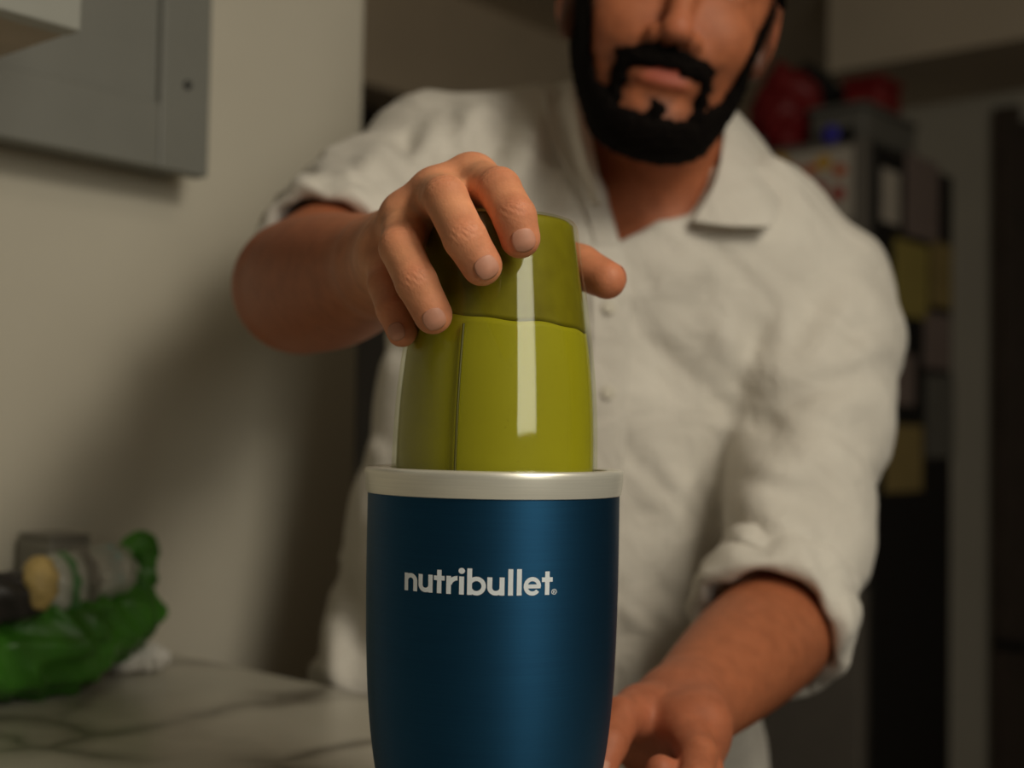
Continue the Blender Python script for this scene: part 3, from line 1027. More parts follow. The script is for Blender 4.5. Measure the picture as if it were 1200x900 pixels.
# thumb round the far side of the cup
right_ops.append(('u', rc(at(482, 300, .735), at(560, 285, .732), .018, .016), .02))
finger(right_ops, 'R', 'thumb', [(560, 285, .732), (632, 298, .722), (680, 313, .704), (711, 328, .690)], [.0155, .0132, .0122, .0105], .008)
# webs between the fingers at the knuckles
for a_, b_ in (('index', 'middle'), ('middle', 'ring'), ('ring', 'pinky')):
    pa, pb = np.array(at(*mcp[a_])), np.array(at(*mcp[b_]))
    right_ops.append(('u', rc(pa - np.array([0, 0, .005]), pb - np.array([0, 0, .005]), .0085, .0085), .008))

# his left arm (viewer's right)
SH_L = at(945, 350, 1.21); EL_L = at(928, 722, 1.02); WR_L = at(798, 836, .815)
ln = np.array([-.6, -.6, .5])
left_ops += [
    ('u', rc(SH_L, EL_L, .042, .042), .02),
    ('u', fc(WR_L, at(812, 856, .775), .0275, .026, ln, .75), .02),
    ('u', rc(at(785, 836, .815), at(752, 836, .785), .020, .0165), .02),
    ('u', rc(WR_L, at(808, 852, .765), .020, .0145), .02),
    ('u', rc(at(804, 846, .81), at(816, 872, .785), .020, .0145), .02),
    ('u', rc(at(758, 872, .800), at(792, 880, .790), .020, .020), .015),
]
limb(left_ops, [(928, 722, 1.02), (895, 750, .962), (862, 778, .908), (828, 808, .858), (798, 836, .815)], [.0440, .0445, .0415, .0345, .0285], 16)
finger(left_ops, 'L', 'thumb', [(752, 836, .785), (727, 842, .758), (712, 872, .735), (703, 903, .722)], [.0165, .0125, .0115, .0090], .010)
finger(left_ops, 'L', 'index', [(800, 850, .765), (818, 884, .728), (816, 914, .706), (800, 928, .697)], [.0135, .0112, .0100, .0085])
finger(left_ops, 'L', 'middle', [(808, 862, .775), (826, 900, .744), (808, 920, .724), (774, 903, .716)], [.0130, .0105, .0100, .0088])
finger(left_ops, 'L', 'ring', [(812, 874, .782), (826, 905, .760), (802, 912, .742), (784, 905, .734)], [.0125, .0100, .0092, .0082])
finger(left_ops, 'L', 'pinky', [(812, 882, .79), (822, 899, .775), (806, 903, .762), (794, 898, .756)], [.0110, .0088, .0082, .0074])

NECK_T = hp(0, -.022, -.05); NECK_B = at(768, 262, 1.20)
torso_ops = [
    ('u', fc(at(760, 330, 1.22), at(700, 560, 1.23), .155, .150, np.array([0, 1, 0.]), .60), .03),
    ('u', fc(at(700, 560, 1.23), at(650, 880, 1.24), .150, .160, np.array([0, 1, 0.]), .66), .03),
    ('u', rc(at(770, 250, 1.22), SH_R, .050, .052), .04),
    ('u', rc(at(790, 275, 1.22), SH_L, .046, .050), .04),
    ('u', rc(at(745, 300, 1.19), at(590, 300, 1.18), .062, .06), .04),
    ('u', rc(at(790, 315, 1.19), at(900, 340, 1.18), .062, .06), .04),
]
neck_ops = [
    ('u', rc(NECK_T, NECK_B, .052, .060), .025),
    ('u', rc(at(706, 150, 1.14), at(742, 272, 1.145), .012, .010), .03),
    ('u', rc(at(832, 195, 1.15), at(770, 272, 1.145), .010, .010), .03),
    ('u', rc(at(752, 283, 1.128), at(850, 268, 1.14), .011, .011), .02),
    ('u', rc(at(742, 283, 1.128), at(640, 250, 1.14), .011, .011), .02),
    
]
body_ops = torso_ops + neck_ops + head_ops + right_ops + left_ops
# a head that overlaps nothing but the neck: keep the order torso, neck, head, arms
lo_b = np.array([-.26, .54, .78]); hi_b = np.array([.40, 1.36, 1.66])
VOX = 0.0016
Vb, Qb = sdf_mesh(body_ops, lo_b, hi_b, VOX)
Vb = relax(Vb, Qb, 2, 0.5)
body_me = mesh_np(Vb, Qb)

# tint: base skin, redder knuckles and fingertips, lips, darker elbow
base_c = np.array([.42, .142, .064])
tint = np.tile(base_c, (len(Vb), 1))
crease = np.full(len(Vb), .5)
def gauss(p, s):
    d2 = ((Vb - p) ** 2).sum(1)
    return np.exp(-d2 / (s * s))
def blend(w_, c):
    global tint
    tint = tint * (1 - w_[:, None]) + np.asarray(c)[None] * w_[:, None]
RED = (.60, .19, .105)
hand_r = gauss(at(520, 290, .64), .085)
blend(np.clip(hand_r * 1.2, 0, .9), (.76, .355, .190))  # paler than the tanned arms, with extra light painted into the hand
for (sd, n_), (P, rad) in FL.items():
    blend(.55 * gauss(P[-1], .013), RED)
    if sd == 'R' and n_ != 'thumb':
        blend(.30 * gauss(P[0] + np.array([0, -.004, .01]), .013), RED)
        blend(.38 * gauss(P[1] + np.array([0, -.006, .006]), .011), RED)
        blend(.42 * gauss(P[2] + np.array([0, -.008, .004]), .008), RED)
    # skin folds over the finger joints
    for j in (1, 2):
        ax_ = unit(unit(P[j + 1] - P[j]) + unit(P[j] - P[j - 1]))
        rel_ = Vb - P[j]
        s = rel_ @ ax_
        rho = np.sqrt(np.maximum((rel_ ** 2).sum(1) - s * s, 0))
        m = (np.abs(s) < .008) & (rho < rad[j] * 1.6)
        crease[m] += (.5 * np.cos(s[m] / .0026 * 2 * PI + 9 * rho[m] / rad[j]) * np.exp(-(s[m] / .0045) ** 2))
blend(np.clip(.45 * gauss(at(770, 870, .77), .06), 0, 1), (.48, .15, .085))
ph = to_head(Vb.astype(F32))
lip = np.exp(-((ph[:, 0] / .0195) ** 4)) * np.exp(-(((ph[:, 2] + .068) / .0105) ** 4)) * (ph[:, 1] > .07)
blend(.85 * lip, (.33, .065, .045))
nose = np.exp(-((ph[:, 0] / .018) ** 2) - (((ph[:, 2] + .036) / .016) ** 2)) * (ph[:, 1] > .07)
blend(.35 * nose, RED)
ear = (np.abs(ph[:, 0]) > .078) & (np.abs(ph[:, 2]) < .06) & (np.abs(ph[:, 1]) < .05)
blend(.4 * ear, RED)
def fuzz(P, s, a):
    x, y, z = P[..., 0], P[..., 1], P[..., 2]
    return F32(a) * (np.sin(x * s + 1.3 * np.sin(y * s * .7)) * np.sin(y * s * 1.1 + .9 * np.sin(z * s * .8)) + np.sin(z * s * 1.2 + np.sin(x * s * .9)))
bx_ = np.array([0, .036, .050, .060, .0665, .082], F32); bz_ = np.array([-.086, -.086, -.076, -.052, -.020, .03], F32)
def beard_mask(P):
    q = to_head(P); ax_ = np.abs(q[..., 0]); z = q[..., 2]; y = q[..., 1]
    cheek = z - np.interp(ax_, bx_, bz_).astype(F32)                 # <0 below the cheek line
    back = -(y + .004 - .8 * np.maximum(0, -(z + .05)))              # only the front half
    lower = np.maximum(cheek, back)
    # bare patch round the lips, open at the soul patch
    hx = (ax_ - .0285); hz = np.maximum(z - (-.0655), -.0985 - z + .25 * np.maximum(0, ax_ - .012))
    hole = np.maximum(hx, hz)
    soul = np.maximum(ax_ - .0085, z + .083)
    hole = np.maximum(hole, -soul)
    front = .045 - y
    # moustache band
    mz = -.0452 - 5.0 * ax_ * ax_
    mus = np.maximum(np.maximum(z - mz, (-.0685 - .12 * ax_ - z) * 1.0), ax_ - .0400)
    side = np.maximum(np.maximum(np.abs(ax_ - .0340) - .0088, z + .052), -.10 - z)
    mus = np.maximum(np.minimum(mus, side), front)
    d = np.maximum(lower, np.where(y > .03, -hole, F32(-1)))
    d = np.minimum(d, mus)
    return (d + fuzz(P, 420, .0012)).astype(F32)
hm = (np.abs(ph[:, 0]) < .095) & (ph[:, 1] > -.03) & (ph[:, 2] > -.15) & (ph[:, 2] < .05)
stub = np.zeros(len(Vb))
stub[hm] = np.clip((.0065 - beard_mask(Vb[hm].astype(F32))) / .013, 0, 1)
blend(.82 * stub * (1 - lip), (.030, .016, .011))
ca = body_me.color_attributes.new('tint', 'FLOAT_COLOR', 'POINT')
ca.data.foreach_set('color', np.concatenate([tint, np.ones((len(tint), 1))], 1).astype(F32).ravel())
fa = body_me.attributes.new('crease', 'FLOAT', 'POINT')
fa.data.foreach_set('value', crease.astype(F32))

foot = at(700, 450, 1.25); foot[2] = 0
person = empty('person', foot)
tag(person, 'bearded person in a white linen shirt pressing the cup onto the blender', 'person')
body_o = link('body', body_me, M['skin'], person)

# nails
def nail(P, rad, out, w_, l_):
    tip = P[-1]; dirv = unit(P[-1] - P[-2]); r_ = rad[-1]
    out = np.asarray(out, float); out = unit(out - (out @ dirv) * dirv)
    sidev = np.cross(dirv, out)
    vs, fs = [], []
    nu, nv = 12, 12
    c = tip + dirv * (r_ * .10)
    for i in range(nu + 1):
        for j in range(nv + 1):
            a = (i / nu * 2 - 1); b = (j / nv * 2 - 1)
            # squircle map
            x = a * math.sqrt(1 - b * b / 2.3); y = b * math.sqrt(1 - a * a / 2.3)
            ang = x * w_ / r_
            rr_ = r_ * 1.005 - .0010 * (max(0, y)) ** 2 - .0005 * max(0, -y) ** 3
            drop_ = 0 if y < .2 else .0022 * (y - .2) ** 2
            vs.append(c + dirv * (y * l_) + out * (rr_ * math.cos(ang) - drop_ + .0002) + sidev * (rr_ * math.sin(ang)))
    for i in range(nu):
        for j in range(nv):
            q = i * (nv + 1) + j
            fs.append((q, q + 1, q + nv + 2, q + nv + 1))
    me = fix_normals(mesh_from(vs, fs, True))
    bm = bmesh.new(); bm.from_mesh(me)
    bmesh.ops.solidify(bm, geom=list(bm.faces), thickness=.0005)
    bm.to_mesh(me); bm.free()
    me.polygons.foreach_set('use_smooth', [True] * len(me.polygons))
    return me
outs = {'index': (.0, -1, .35), 'middle': (-.10, -1, .35), 'ring': (-.22, -1, .35), 'pinky': (-.50, -1, .30), 'thumb': (.5, .6, .5)}
for n_ in ('index', 'middle', 'ring', 'pinky', 'thumb'):
    P, rad = FL[('R', n_)]
    link('fingernail', nail(P, rad, outs[n_], rad[-1] * .60, rad[-1] * .56), M['nail'], body_o)
for n_ in ('index', 'middle', 'ring', 'pinky', 'thumb'):
    P, rad = FL[('L', n_)]
    link('fingernail', nail(P, rad, (.0, -.6, -.8) if n_ != 'thumb' else (.2, -.2, 1), rad[-1] * .60, rad[-1] * .62), M['nail'], body_o)

# eyes and brows
for s in (-1, 1):
    me = lathe([(0.012 * math.sin(a), 0.012 * math.cos(a)) for a in np.linspace(0, PI, 15)], 24)
    e = link('eye', me, M['eye'])
    c = hp(s * .032, .0705, .008)
    e.matrix_basis = Matrix(((HR[0], HU[0], HF[0], c[0]), (HR[1], HU[1], HF[1], c[1]), (HR[2], HU[2], HF[2], c[2]), (0, 0, 0, 1)))
    mb = e.matrix_basis.copy(); e.parent = body_o; e.matrix_basis = mb
    e.matrix_parent_inverse = (person.matrix_basis @ body_o.matrix_parent_inverse @ body_o.matrix_basis).inverted()
    me = lathe([(0.0123 * math.sin(a), 0.0123 * math.cos(a)) for a in np.linspace(0, .5, 6)], 20)
    ir = link('iris', me, M['iris']); ir.matrix_basis = mb; ir.parent = body_o; ir.matrix_parent_inverse = e.matrix_parent_inverse.copy()

# beard, hair, brows as short-haired masses standing off the skin
all_head = neck_ops[:1] + head_ops[:-6]
def beard_f(P):
    d = field(all_head, P)
    q = to_head(P)
    mk = beard_mask(P) + F32(.0022)
    th = (.0035 + .0045 * np.clip((-q[..., 2] - .06) / .04, 0, 1)) * np.clip(-mk / .007, .12, 1)
    d = d - th
    ch = rel((0, .048, -.112), (.044, .040, .021))(P)
    d = smin(d, ch, F32(.02))
    d = d + fuzz(P, 900, .0007)
    return -smin(-d, -mk, F32(.003))
def main_part(V, Q):
    """keep the largest connected piece"""
    lab = np.arange(len(V))
    for _ in range(400):
        m = lab[Q].min(1)
        new = lab.copy()
        for c in range(4): np.minimum.at(new, Q[:, c], m)
        new = new[new]
        if (new == lab).all(): break
        lab = new
    top = np.bincount(lab).argmax()
    keep = lab == top
    idx = np.cumsum(keep) - 1
    return V[keep], idx[Q[keep[Q].all(1)]]
def bounds(pts, m):
    a = np.array(pts); return a.min(0) - m, a.max(0) + m
hb = [hp(x, y, z) for x in (-.1, .1) for y in (-.05, .12) for z in (-.16, .04)]
lo_, hi_ = bounds(hb, 0)
Vh, Qh = sdf_mesh([('u', beard_f, 1e-5)], lo_, hi_, .0021, pad=.012)
Vh, Qh = main_part(Vh, Qh)
link('beard', mesh_np(relax(Vh, Qh, 1, .5), Qh), M['beard'], person)
def hair_f(P):
    q = to_head(P)
    d = field(head_ops[:11], P) - F32(.008) - fuzz(P, 260, .0025)
    x, y, z = np.abs(q[..., 0]), q[..., 1], q[..., 2]
    line = np.where(y > .0, .062 - 1.2 * np.maximum(0, x - .045), np.where(y > -.03, .062 - (-y) / .03 * .07, -.012 - .5 * np.maximum(0, -y - .03)))
    side = np.maximum(np.maximum(np.abs(x - .070) - .006, np.abs(y - .020) - .009), -.03 - z)
    m = np.minimum(np.maximum(line - z, np.where((z < .035) & (y > -.04) & (y < .016), x - .073, -1.)), np.maximum(side, z - .07))
    return -smin(-d, -m.astype(F32), F32(.006))
hb = [hp(x, y, z) for x in (-.1, .1) for y in (-.13, .12) for z in (-.12, .15)]
lo_, hi_ = bounds(hb, 0)
Vh, Qh = sdf_mesh([('u', hair_f, 1e-5)], lo_, hi_, .0032, pad=.02)
link('hair', mesh_np(relax(Vh, Qh, 1, .5), Qh), M['beard'], person)
for s in (-1, 1):
    br = [('u', rrc((s * .014, .088, .029), (s * .036, .084, .035), .0042, .004), .003), ('u', rrc((s * .036, .084, .035), (s * .055, .066, .028), .004, .002), .003)]
    lo_, hi_ = bounds([hp(s * .014, .088, .028), hp(s * .055, .066, .035), hp(s * .03, .09, .035)], .012)
    Vh, Qh = sdf_mesh(br, lo_, hi_, .0015)
    link('eyebrow', mesh_np(Vh, Qh), M['beard'], person)

# ------------------------------------------------------------------ shirt
rows = [  # pixel row, left, right, depth of the axis, half depth
    (235, 505, 880, 1.215, .098), (300, 478, 930, 1.21, .118), (400, 452, 930, 1.20, .128), (500, 432, 895, 1.20, .130),
    (600, 409, 878, 1.20, .130), (700, 386, 880, 1.205, .132), (800, 364, 890, 1.21, .135), (900, 352, 906, 1.215, .138), (985, 345, 915, 1.22, .140)]
rz, rcx, rcy, ra_, rb_ = [], [], [], [], []
for y, l_, r_, d_, h_ in rows:
    p = at((l_ + r_) / 2, y, d_)
    rz.append(p[2]); rcx.append(p[0]); rcy.append(p[1]); ra_.append((r_ - l_) / 2 * d_ / FPX * .985); rb_.append(h_)
o_ = np.argsort(rz)
rz, rcx, rcy, ra_, rb_ = [np.array(a)[o_] for a in (rz, rcx, rcy, ra_, rb_)]
def torso_f(P):
    z = P[..., 2]
    cx_ = np.interp(z, rz, rcx); cy2 = np.interp(z, rz, rcy); a = np.interp(z, rz, ra_); b = np.interp(z, rz, rb_)
    X = np.abs(P[..., 0] - cx_) / a; Y = np.abs(P[..., 1] - cy2) / b
    k0 = (X ** 2.4 + Y ** 2.4 + 1e-9) ** (1 / 2.4)
    d = (k0 - 1) * np.minimum(a, b) * 1.05
    top = (z - rz[-1]); bot = rz[0] - z
    return np.maximum(np.maximum(d, top), bot).astype(F32)
CUF_R = at(384, 303, 1.008); AX_R = unit(EL_R - SH_R)
CUF_L = at(903, 728, .985); AX_L = unit(at(868, 778, .92) - at(935, 660, 1.06))
AX_L = unit(unit(AX_L) + unit(at(928, 722, 1.02) - SH_L) * .25)
shirt_ops = [
    ('u', torso_f, .01),
    ('u', rc(at(705, 190, 1.215), at(505, 203, 1.215), .058, .064), .05),
    ('u', rc(at(700, 180, 1.20), at(590, 190, 1.20), .050, .058), .05),
    ('u', rc(at(842, 264, 1.215), at(955, 356, 1.21), .058, .071), .05),
    ('u', rc(at(846, 240, 1.21), at(880, 270, 1.21), .048, .052), .05),
    ('u', rc(at(600, 290, 1.19), at(860, 320, 1.19), .090, .090), .05),
    # his right sleeve
    ('u', rc(at(505, 205, 1.215), at(440, 256, 1.11), .068, .064), .03),
    ('u', rc(at(440, 256, 1.11), CUF_R, .064, .058), .02),
    # his left sleeve
    ('u', rc(at(955, 358, 1.205), at(957, 412, 1.175), .070, .071), .03),
    ('u', rc(at(957, 412, 1.175), at(950, 500, 1.125), .071, .064), .03),
    ('u', rc(at(950, 500, 1.125), at(932, 610, 1.06), .064, .060), .03),
    ('u', rc(at(932, 610, 1.06), CUF_L, .060, .056), .03),
]
def half(p, n):
    p = np.asarray(p, F32); n = np.asarray(n, F32)
    return lambda P: (P - p) @ n
# cut the sleeves open at the cuffs (only near the cuff)
def cuffcut(c, n, rad):
    h = half(c, n)
    c_ = np.asarray(c + np.asarray(n) * .06, F32)
    return lambda P: np.maximum(-h(P), np.sqrt(((P - c_) ** 2).sum(-1)) - F32(rad))
shirt_ops += [('s', cuffcut(CUF_R, AX_R, .115), .004), ('s', cuffcut(CUF_L, AX_L, .105), .004)]
# hollow of the sleeve ends
shirt_ops += [('s', rc(CUF_R - AX_R * .035, CUF_R + AX_R * .05, .050, .050), .004), ('s', rc(CUF_L - AX_L * .035, CUF_L + AX_L * .05, .048, .048), .004)]
# neck opening: a wedge in the picture plane, going back to the skin
VL, VR, VB = at(694, 150, 1.10), at(846, 150, 1.10), at(724, 290, 1.08)
def vneck(P):
    # coordinates of the frontal plane
    X = P[..., 0] / (P[..., 1]) * FPX; Z = (P[..., 2] - CAM[2]) / P[..., 1] * FPX
    return X, Z
def poly2(p):
    q = p - CAM; return np.array([q[0] / q[1] * FPX, q[2] / q[1] * FPX])
opening = [poly2(at(*p)) for p in ((672, 60, 1.1), (690, 140, 1.1), (698, 195, 1.1), (710, 238, 1.1), (723, 288, 1.1), (752, 272, 1.1), (806, 258, 1.1), (832, 218, 1.1), (846, 170, 1.1), (856, 120, 1.1), (870, 60, 1.1))]
opening = np.array(opening)
YF = 1.235
Xo = opening * YF / FPX            # real outline of the neck hole on the frontal plane at the depth of the chest
# the hole narrows only slightly with depth: use metres scaled at the chest surface
def vneck_f(P):
    sc = (1.10 + 0.0 * P[..., 1]) / FPX
    x = P[..., 0]; z = P[..., 2] - F32(CAM[2])
    pts = opening * (1.105 / FPX)
    n = len(pts); d = np.full(x.shape, 1e3); s = np.ones(x.shape)
    j = n - 1
    for i in range(n):
        ex, ez = pts[j][0] - pts[i][0], pts[j][1] - pts[i][1]
        wx, wz = x - pts[i][0], z - pts[i][1]
        t_ = np.clip((wx * ex + wz * ez) / (ex * ex + ez * ez), 0, 1)
        bx2, bz2 = wx - ex * t_, wz - ez * t_
        d = np.minimum(d, bx2 * bx2 + bz2 * bz2)
        c1 = z >= pts[i][1]; c2 = z < pts[j][1]; c3 = ex * wz > ez * wx
        fl_ = (c1 & c2 & c3) | (~c1 & ~c2 & ~c3)
        s = np.where(fl_, -s, s); j = i
    d = s * np.sqrt(d)
    return np.maximum(d, P[..., 1] - F32(1.17)).astype(F32)
neckhole = rc(at(772, 60, 1.155), at(770, 235, 1.205), .064, .066)
shirt_ops += [('s', vneck_f, .006), ('s', neckhole, .008)]

# folds: (from, to, half width, height)
FOLDS = []
def fold(p, q, w_, a): FOLDS.append((np.asarray(at(*p), F32), np.asarray(at(*q), F32), w_, a))
fold((872, 486, 1.11), (935, 330, 1.10), .011, .010); fold((878, 470, 1.11), (1010, 345, 1.11), .012, .011)
fold((900, 455, 1.07), (1046, 395, 1.12), .012, .010); fold((905, 500, 1.06), (1030, 455, 1.08), .012, .007)
fold((855, 470, 1.09), (845, 330, 1.08), .014, .007); fold((740, 345, 1.07), (812, 480, 1.07), .018, -.010)
fold((760, 330, 1.07), (850, 300, 1.08), .016, .006); fold((800, 520, 1.07), (770, 700, 1.07), .016, .006)
fold((850, 500, 1.08), (825, 690, 1.08), .012, -.012); fold((870, 560, 1.03), (900, 640, 1.0), .010, .007)
fold((880, 600, 1.0), (960, 625, 1.0), .010, .007); fold((865, 540, 1.03), (955, 560, 1.03), .010, .007)
fold((900, 520, 1.05), (985, 540, 1.06), .012, .006); fold((870, 650, .99), (960, 655, 1.0), .009, -.007)
fold((560, 118, 1.17), (535, 200, 1.13), .011, .009); fold((600, 118, 1.17), (575, 210, 1.12), .010, -.007)
fold((640, 125, 1.17), (600, 240, 1.11), .012, .009); fold((520, 130, 1.17), (500, 210, 1.12), .010, .008)
fold((480, 150, 1.15), (470, 230, 1.08), .010, -.008); fold((450, 175, 1.12), (440, 240, 1.05), .010, .008)
fold((660, 200, 1.10), (600, 280, 1.09), .012, -.007); fold((680, 230, 1.09), (700, 400, 1.07), .014, .006)
fold((690, 300, 1.08), (610, 380, 1.08), .014, .006); fold((420, 205, 1.07), (400, 255, 1.0), .010, -.006)
fold((430, 560, 1.12), (470, 760, 1.10), .016, .009); fold((400, 650, 1.12), (430, 800, 1.10), .014, -.008)
fold((380, 720, 1.13), (395, 840, 1.11), .013, .008); fold((880, 830, 1.08), (820, 700, 1.08), .016, .008)
fold((900, 880, 1.10), (850, 800, 1.08), .014, -.008); fold((740, 600, 1.06), (750, 860, 1.06), .018, .006)
def shirt_disp(P):
    D = np.zeros(P.shape[:-1], F32)
    pc_ = P.reshape(-1, 3).mean(0)
    x, y, z = P[..., 0], P[..., 1], P[..., 2]
    D += F32(.0030) * np.sin(x * 46 + 2 * np.sin(z * 21) + z * 12) * np.sin(z * 33 + 1.5 * np.sin(x * 27) + y * 20)
    D += F32(.0016) * np.sin(x * 95 + 60 * z + 2 * np.sin(z * 55 + x * 30)) * np.sin(z * 44 + y * 60 + x * 20)
    for a, b, w_, h_ in FOLDS:
        ba = b - a; L2 = float(ba @ ba)
        pa = P - a
        l2 = float(ba[0] ** 2 + ba[2] ** 2)
        t_ = np.clip((pa[..., 0] * ba[0] + pa[..., 2] * ba[2]) / F32(l2), 0, 1)
        q = pa - t_[..., None] * ba
        d2 = q[..., 0] ** 2 + q[..., 2] ** 2 + .04 * q[..., 1] ** 2
        D -= F32(h_ * 1.5) * np.exp(-d2 / F32(w_ * w_ * 1.6)) * np.sin(np.clip(t_, .01, .99) * F32(PI)) ** F32(1.1)
    return D
lo_s = np.array([-.30, .86, .68]); hi_s = np.array([.42, 1.42, 1.48])
Vs, Qs = sdf_mesh(shirt_ops, lo_s, hi_s, .0030, shirt_disp, .040)
shirt_o = link('shirt', mesh_np(relax(Vs, Qs, 1, .5), Qs), M['linen'], person)
shirt_o['label'] = 'loose white linen shirt with open collar and rolled sleeves'

def shirt_surf(px, py, d0=.95, d1=1.25):
    """depth at which the ray of a pixel meets the shirt"""
    ds = np.linspace(d0, d1, 240)
    P = np.stack([at(px, py, d) for d in ds]).astype(F32)
    D = field(shirt_ops, P) + shirt_disp(P)
    i = np.nonzero(D < 0)[0]
    return float(ds[i[0]]) if len(i) else None

# rolled cuffs: two stacked uneven rolls round each sleeve end
def cuff(c, ax_, r0, wid, thick, seed, sx=1.0, up_=None):
    rg_ = np.random.default_rng(seed)
    ax_ = unit(ax_); e1 = unit(np.cross(ax_, (0, 0, 1.0))); e2 = np.cross(ax_, e1)
    ph1, ph2, ph3 = rg_.uniform(0, 6.28, 3)
    vs, fs = [], []; NS, NP = 96, 20
    for i in range(NS):
        a = 2 * PI * i / NS
        rr_ = r0 * (1 + .035 * math.sin(2 * a + ph1) + .02 * math.sin(5 * a + ph2) + .010 * math.sin(11 * a + ph3))
        dirv = e1 * (math.cos(a) * sx) + e2 * math.sin(a)
        sh_ = .004 * math.sin(3 * a + ph2)
        for j in range(NP):
            b = 2 * PI * j / NP
            # stadium cross-section: flat band with round edges
            h = math.copysign(abs(math.cos(b)) ** .55, math.cos(b)) * wid / 2
            q = math.copysign(abs(math.sin(b)) ** .8, math.sin(b)) * thick / 2 * (1 + .25 * math.sin(7 * a + ph3))
            vs.append(c + ax_ * (h + sh_) + dirv * (rr_ + q + .0015 * math.sin(a * 9 + h * 160)))
    for i in range(NS):
        for j in range(NP):
            i2, j2 = (i + 1) % NS, (j + 1) % NP
            fs.append((i * NP + j, i2 * NP + j, i2 * NP + j2, i * NP + j2))
    return fix_normals(mesh_from(vs, fs, True))
link('rolled_cuff', cuff(CUF_R - AX_R * .010, AX_R, .0570, .032, .013, 3), M['linen'], shirt_o)
link('rolled_cuff', cuff(CUF_L - AX_L * .004, AX_L, .0585, .040, .016, 5), M['linen'], shirt_o)
link('cuff_fold', cuff(CUF_R - AX_R * .032, AX_R, .0585, .026, .010, 8), M['linen'], shirt_o)
AX_S = unit(CUF_L - at(932, 610, 1.06))
link('cuff_fold', cuff(CUF_L - AX_S * .030, AX_S, .0570, .026, .012, 9), M['linen'], shirt_o)

# collar leaves: thin cloth patches in two rows of control points
def patch(grid, th, sub=6):
    G = np.array([[at(*p) for p in row] for row in grid])
    nr, nc = G.shape[:2]
    # Catmull-Rom refine both ways
    def refine(A, n):
        out = []
        m = len(A)
        for i in range(m - 1):
            p0 = A[max(i - 1, 0)]; p1 = A[i]; p2 = A[i + 1]; p3 = A[min(i + 2, m - 1)]
            for k in range(n):
                t_ = k / n
                out.append(.5 * (2 * p1 + (p2 - p0) * t_ + (2 * p0 - 5 * p1 + 4 * p2 - p3) * t_ ** 2 + (3 * p1 - p0 - 3 * p2 + p3) * t_ ** 3))
        out.append(A[-1]); return np.array(out)
    G = refine(G, sub); G = refine(G.transpose(1, 0, 2), sub).transpose(1, 0, 2)
    nr, nc = G.shape[:2]
    fs = [(i * nc + j, i * nc + j + 1, (i + 1) * nc + j + 1, (i + 1) * nc + j) for i in range(nr - 1) for j in range(nc - 1)]
    me = mesh_from(G.reshape(-1, 3), fs, True)
    fix_normals(me)
    bm = bmesh.new(); bm.from_mesh(me)
    bmesh.ops.solidify(bm, geom=list(bm.faces), thickness=th)
    bmesh.ops.recalc_face_normals(bm, faces=list(bm.faces))
    bm.to_mesh(me); bm.free()
    me.polygons.foreach_set('use_smooth', [True] * len(me.polygons))
    return me
# viewer's right leaf: neck fold edge, middle, outer edge
link('collar_leaf', patch([
    [(862, 128, 1.215), (852, 134, 1.165), (848, 168, 1.125), (838, 212, 1.095), (812, 258, 1.072)],
    [(884, 152, 1.215), (874, 160, 1.160), (870, 195, 1.118), (862, 230, 1.088), (838, 262, 1.068)],
    [(905, 180, 1.215), (898, 190, 1.160), (897, 220, 1.115), (893, 245, 1.085), (868, 264, 1.068)],
    [(915, 196, 1.215), (912, 208, 1.165), (914, 232, 1.118), (910, 254, 1.090), (900, 264, 1.075)]], .003), M['linen'], shirt_o)
# viewer's left leaf, lying on the front of the shirt
def lay(rows_, lifts):
    out = []
    for row, lf in zip(rows_, lifts):
        r2 = []
        for x, y, d in row:
            ds_ = shirt_surf(x, y, .98, 1.30)
            r2.append((x, y, min(d, ds_ - lf) if ds_ else d))
        out.append(r2)
    return out
link('collar_leaf', patch(lay([
    [(680, 92, 1.170), (686, 112, 1.118), (691, 145, 1.092), (699, 188, 1.078), (710, 236, 1.074)],
    [(664, 95, 1.168), (671, 118, 1.112), (676, 150, 1.088), (686, 190, 1.076), (702, 238, 1.074)],
    [(650, 100, 1.20), (656, 126, 1.160), (660, 156, 1.125), (674, 192, 1.098), (694, 240, 1.085)],
    [(640, 107, 1.20), (642, 136, 1.160), (646, 164, 1.125), (662, 190, 1.098), (688, 240, 1.085)]], (.010, .009, .008, .007)), .003), M['linen'], shirt_o)
# back of the collar stand
link('collar_stand', patch([
    [(690, 150, 1.135), (682, 112, 1.175), (690, 92, 1.225), (740, 80, 1.262), (800, 84, 1.265), (846, 104, 1.235), (858, 136, 1.185), (850, 170, 1.135)],
    [(696, 182, 1.140), (690, 150, 1.180), (696, 130, 1.232), (742, 120, 1.268), (800, 124, 1.272), (840, 140, 1.245), (852, 172, 1.195), (844, 205, 1.140)]], .003), M['linen'], shirt_o)
# placket with buttons down the front
pl = []
line = [(727, 286), (736, 330), (738, 400), (735, 480), (730, 560), (726, 640), (722, 720), (720, 800), (718, 880)]
g0, g1 = [], []
for x, y in line:
    for g, dx in ((g0, -46), (g1, 0)):
        d = shirt_surf(x + dx, y) or 1.08
        g.append((x + dx, y, d - .0022))
link('placket', patch([g0, [((a[0] + b[0]) / 2, (a[1] + b[1]) / 2, (a[2] + b[2]) / 2 - .001) for a, b in zip(g0, g1)], g1], .0025, 4), M['linen'], shirt_o)
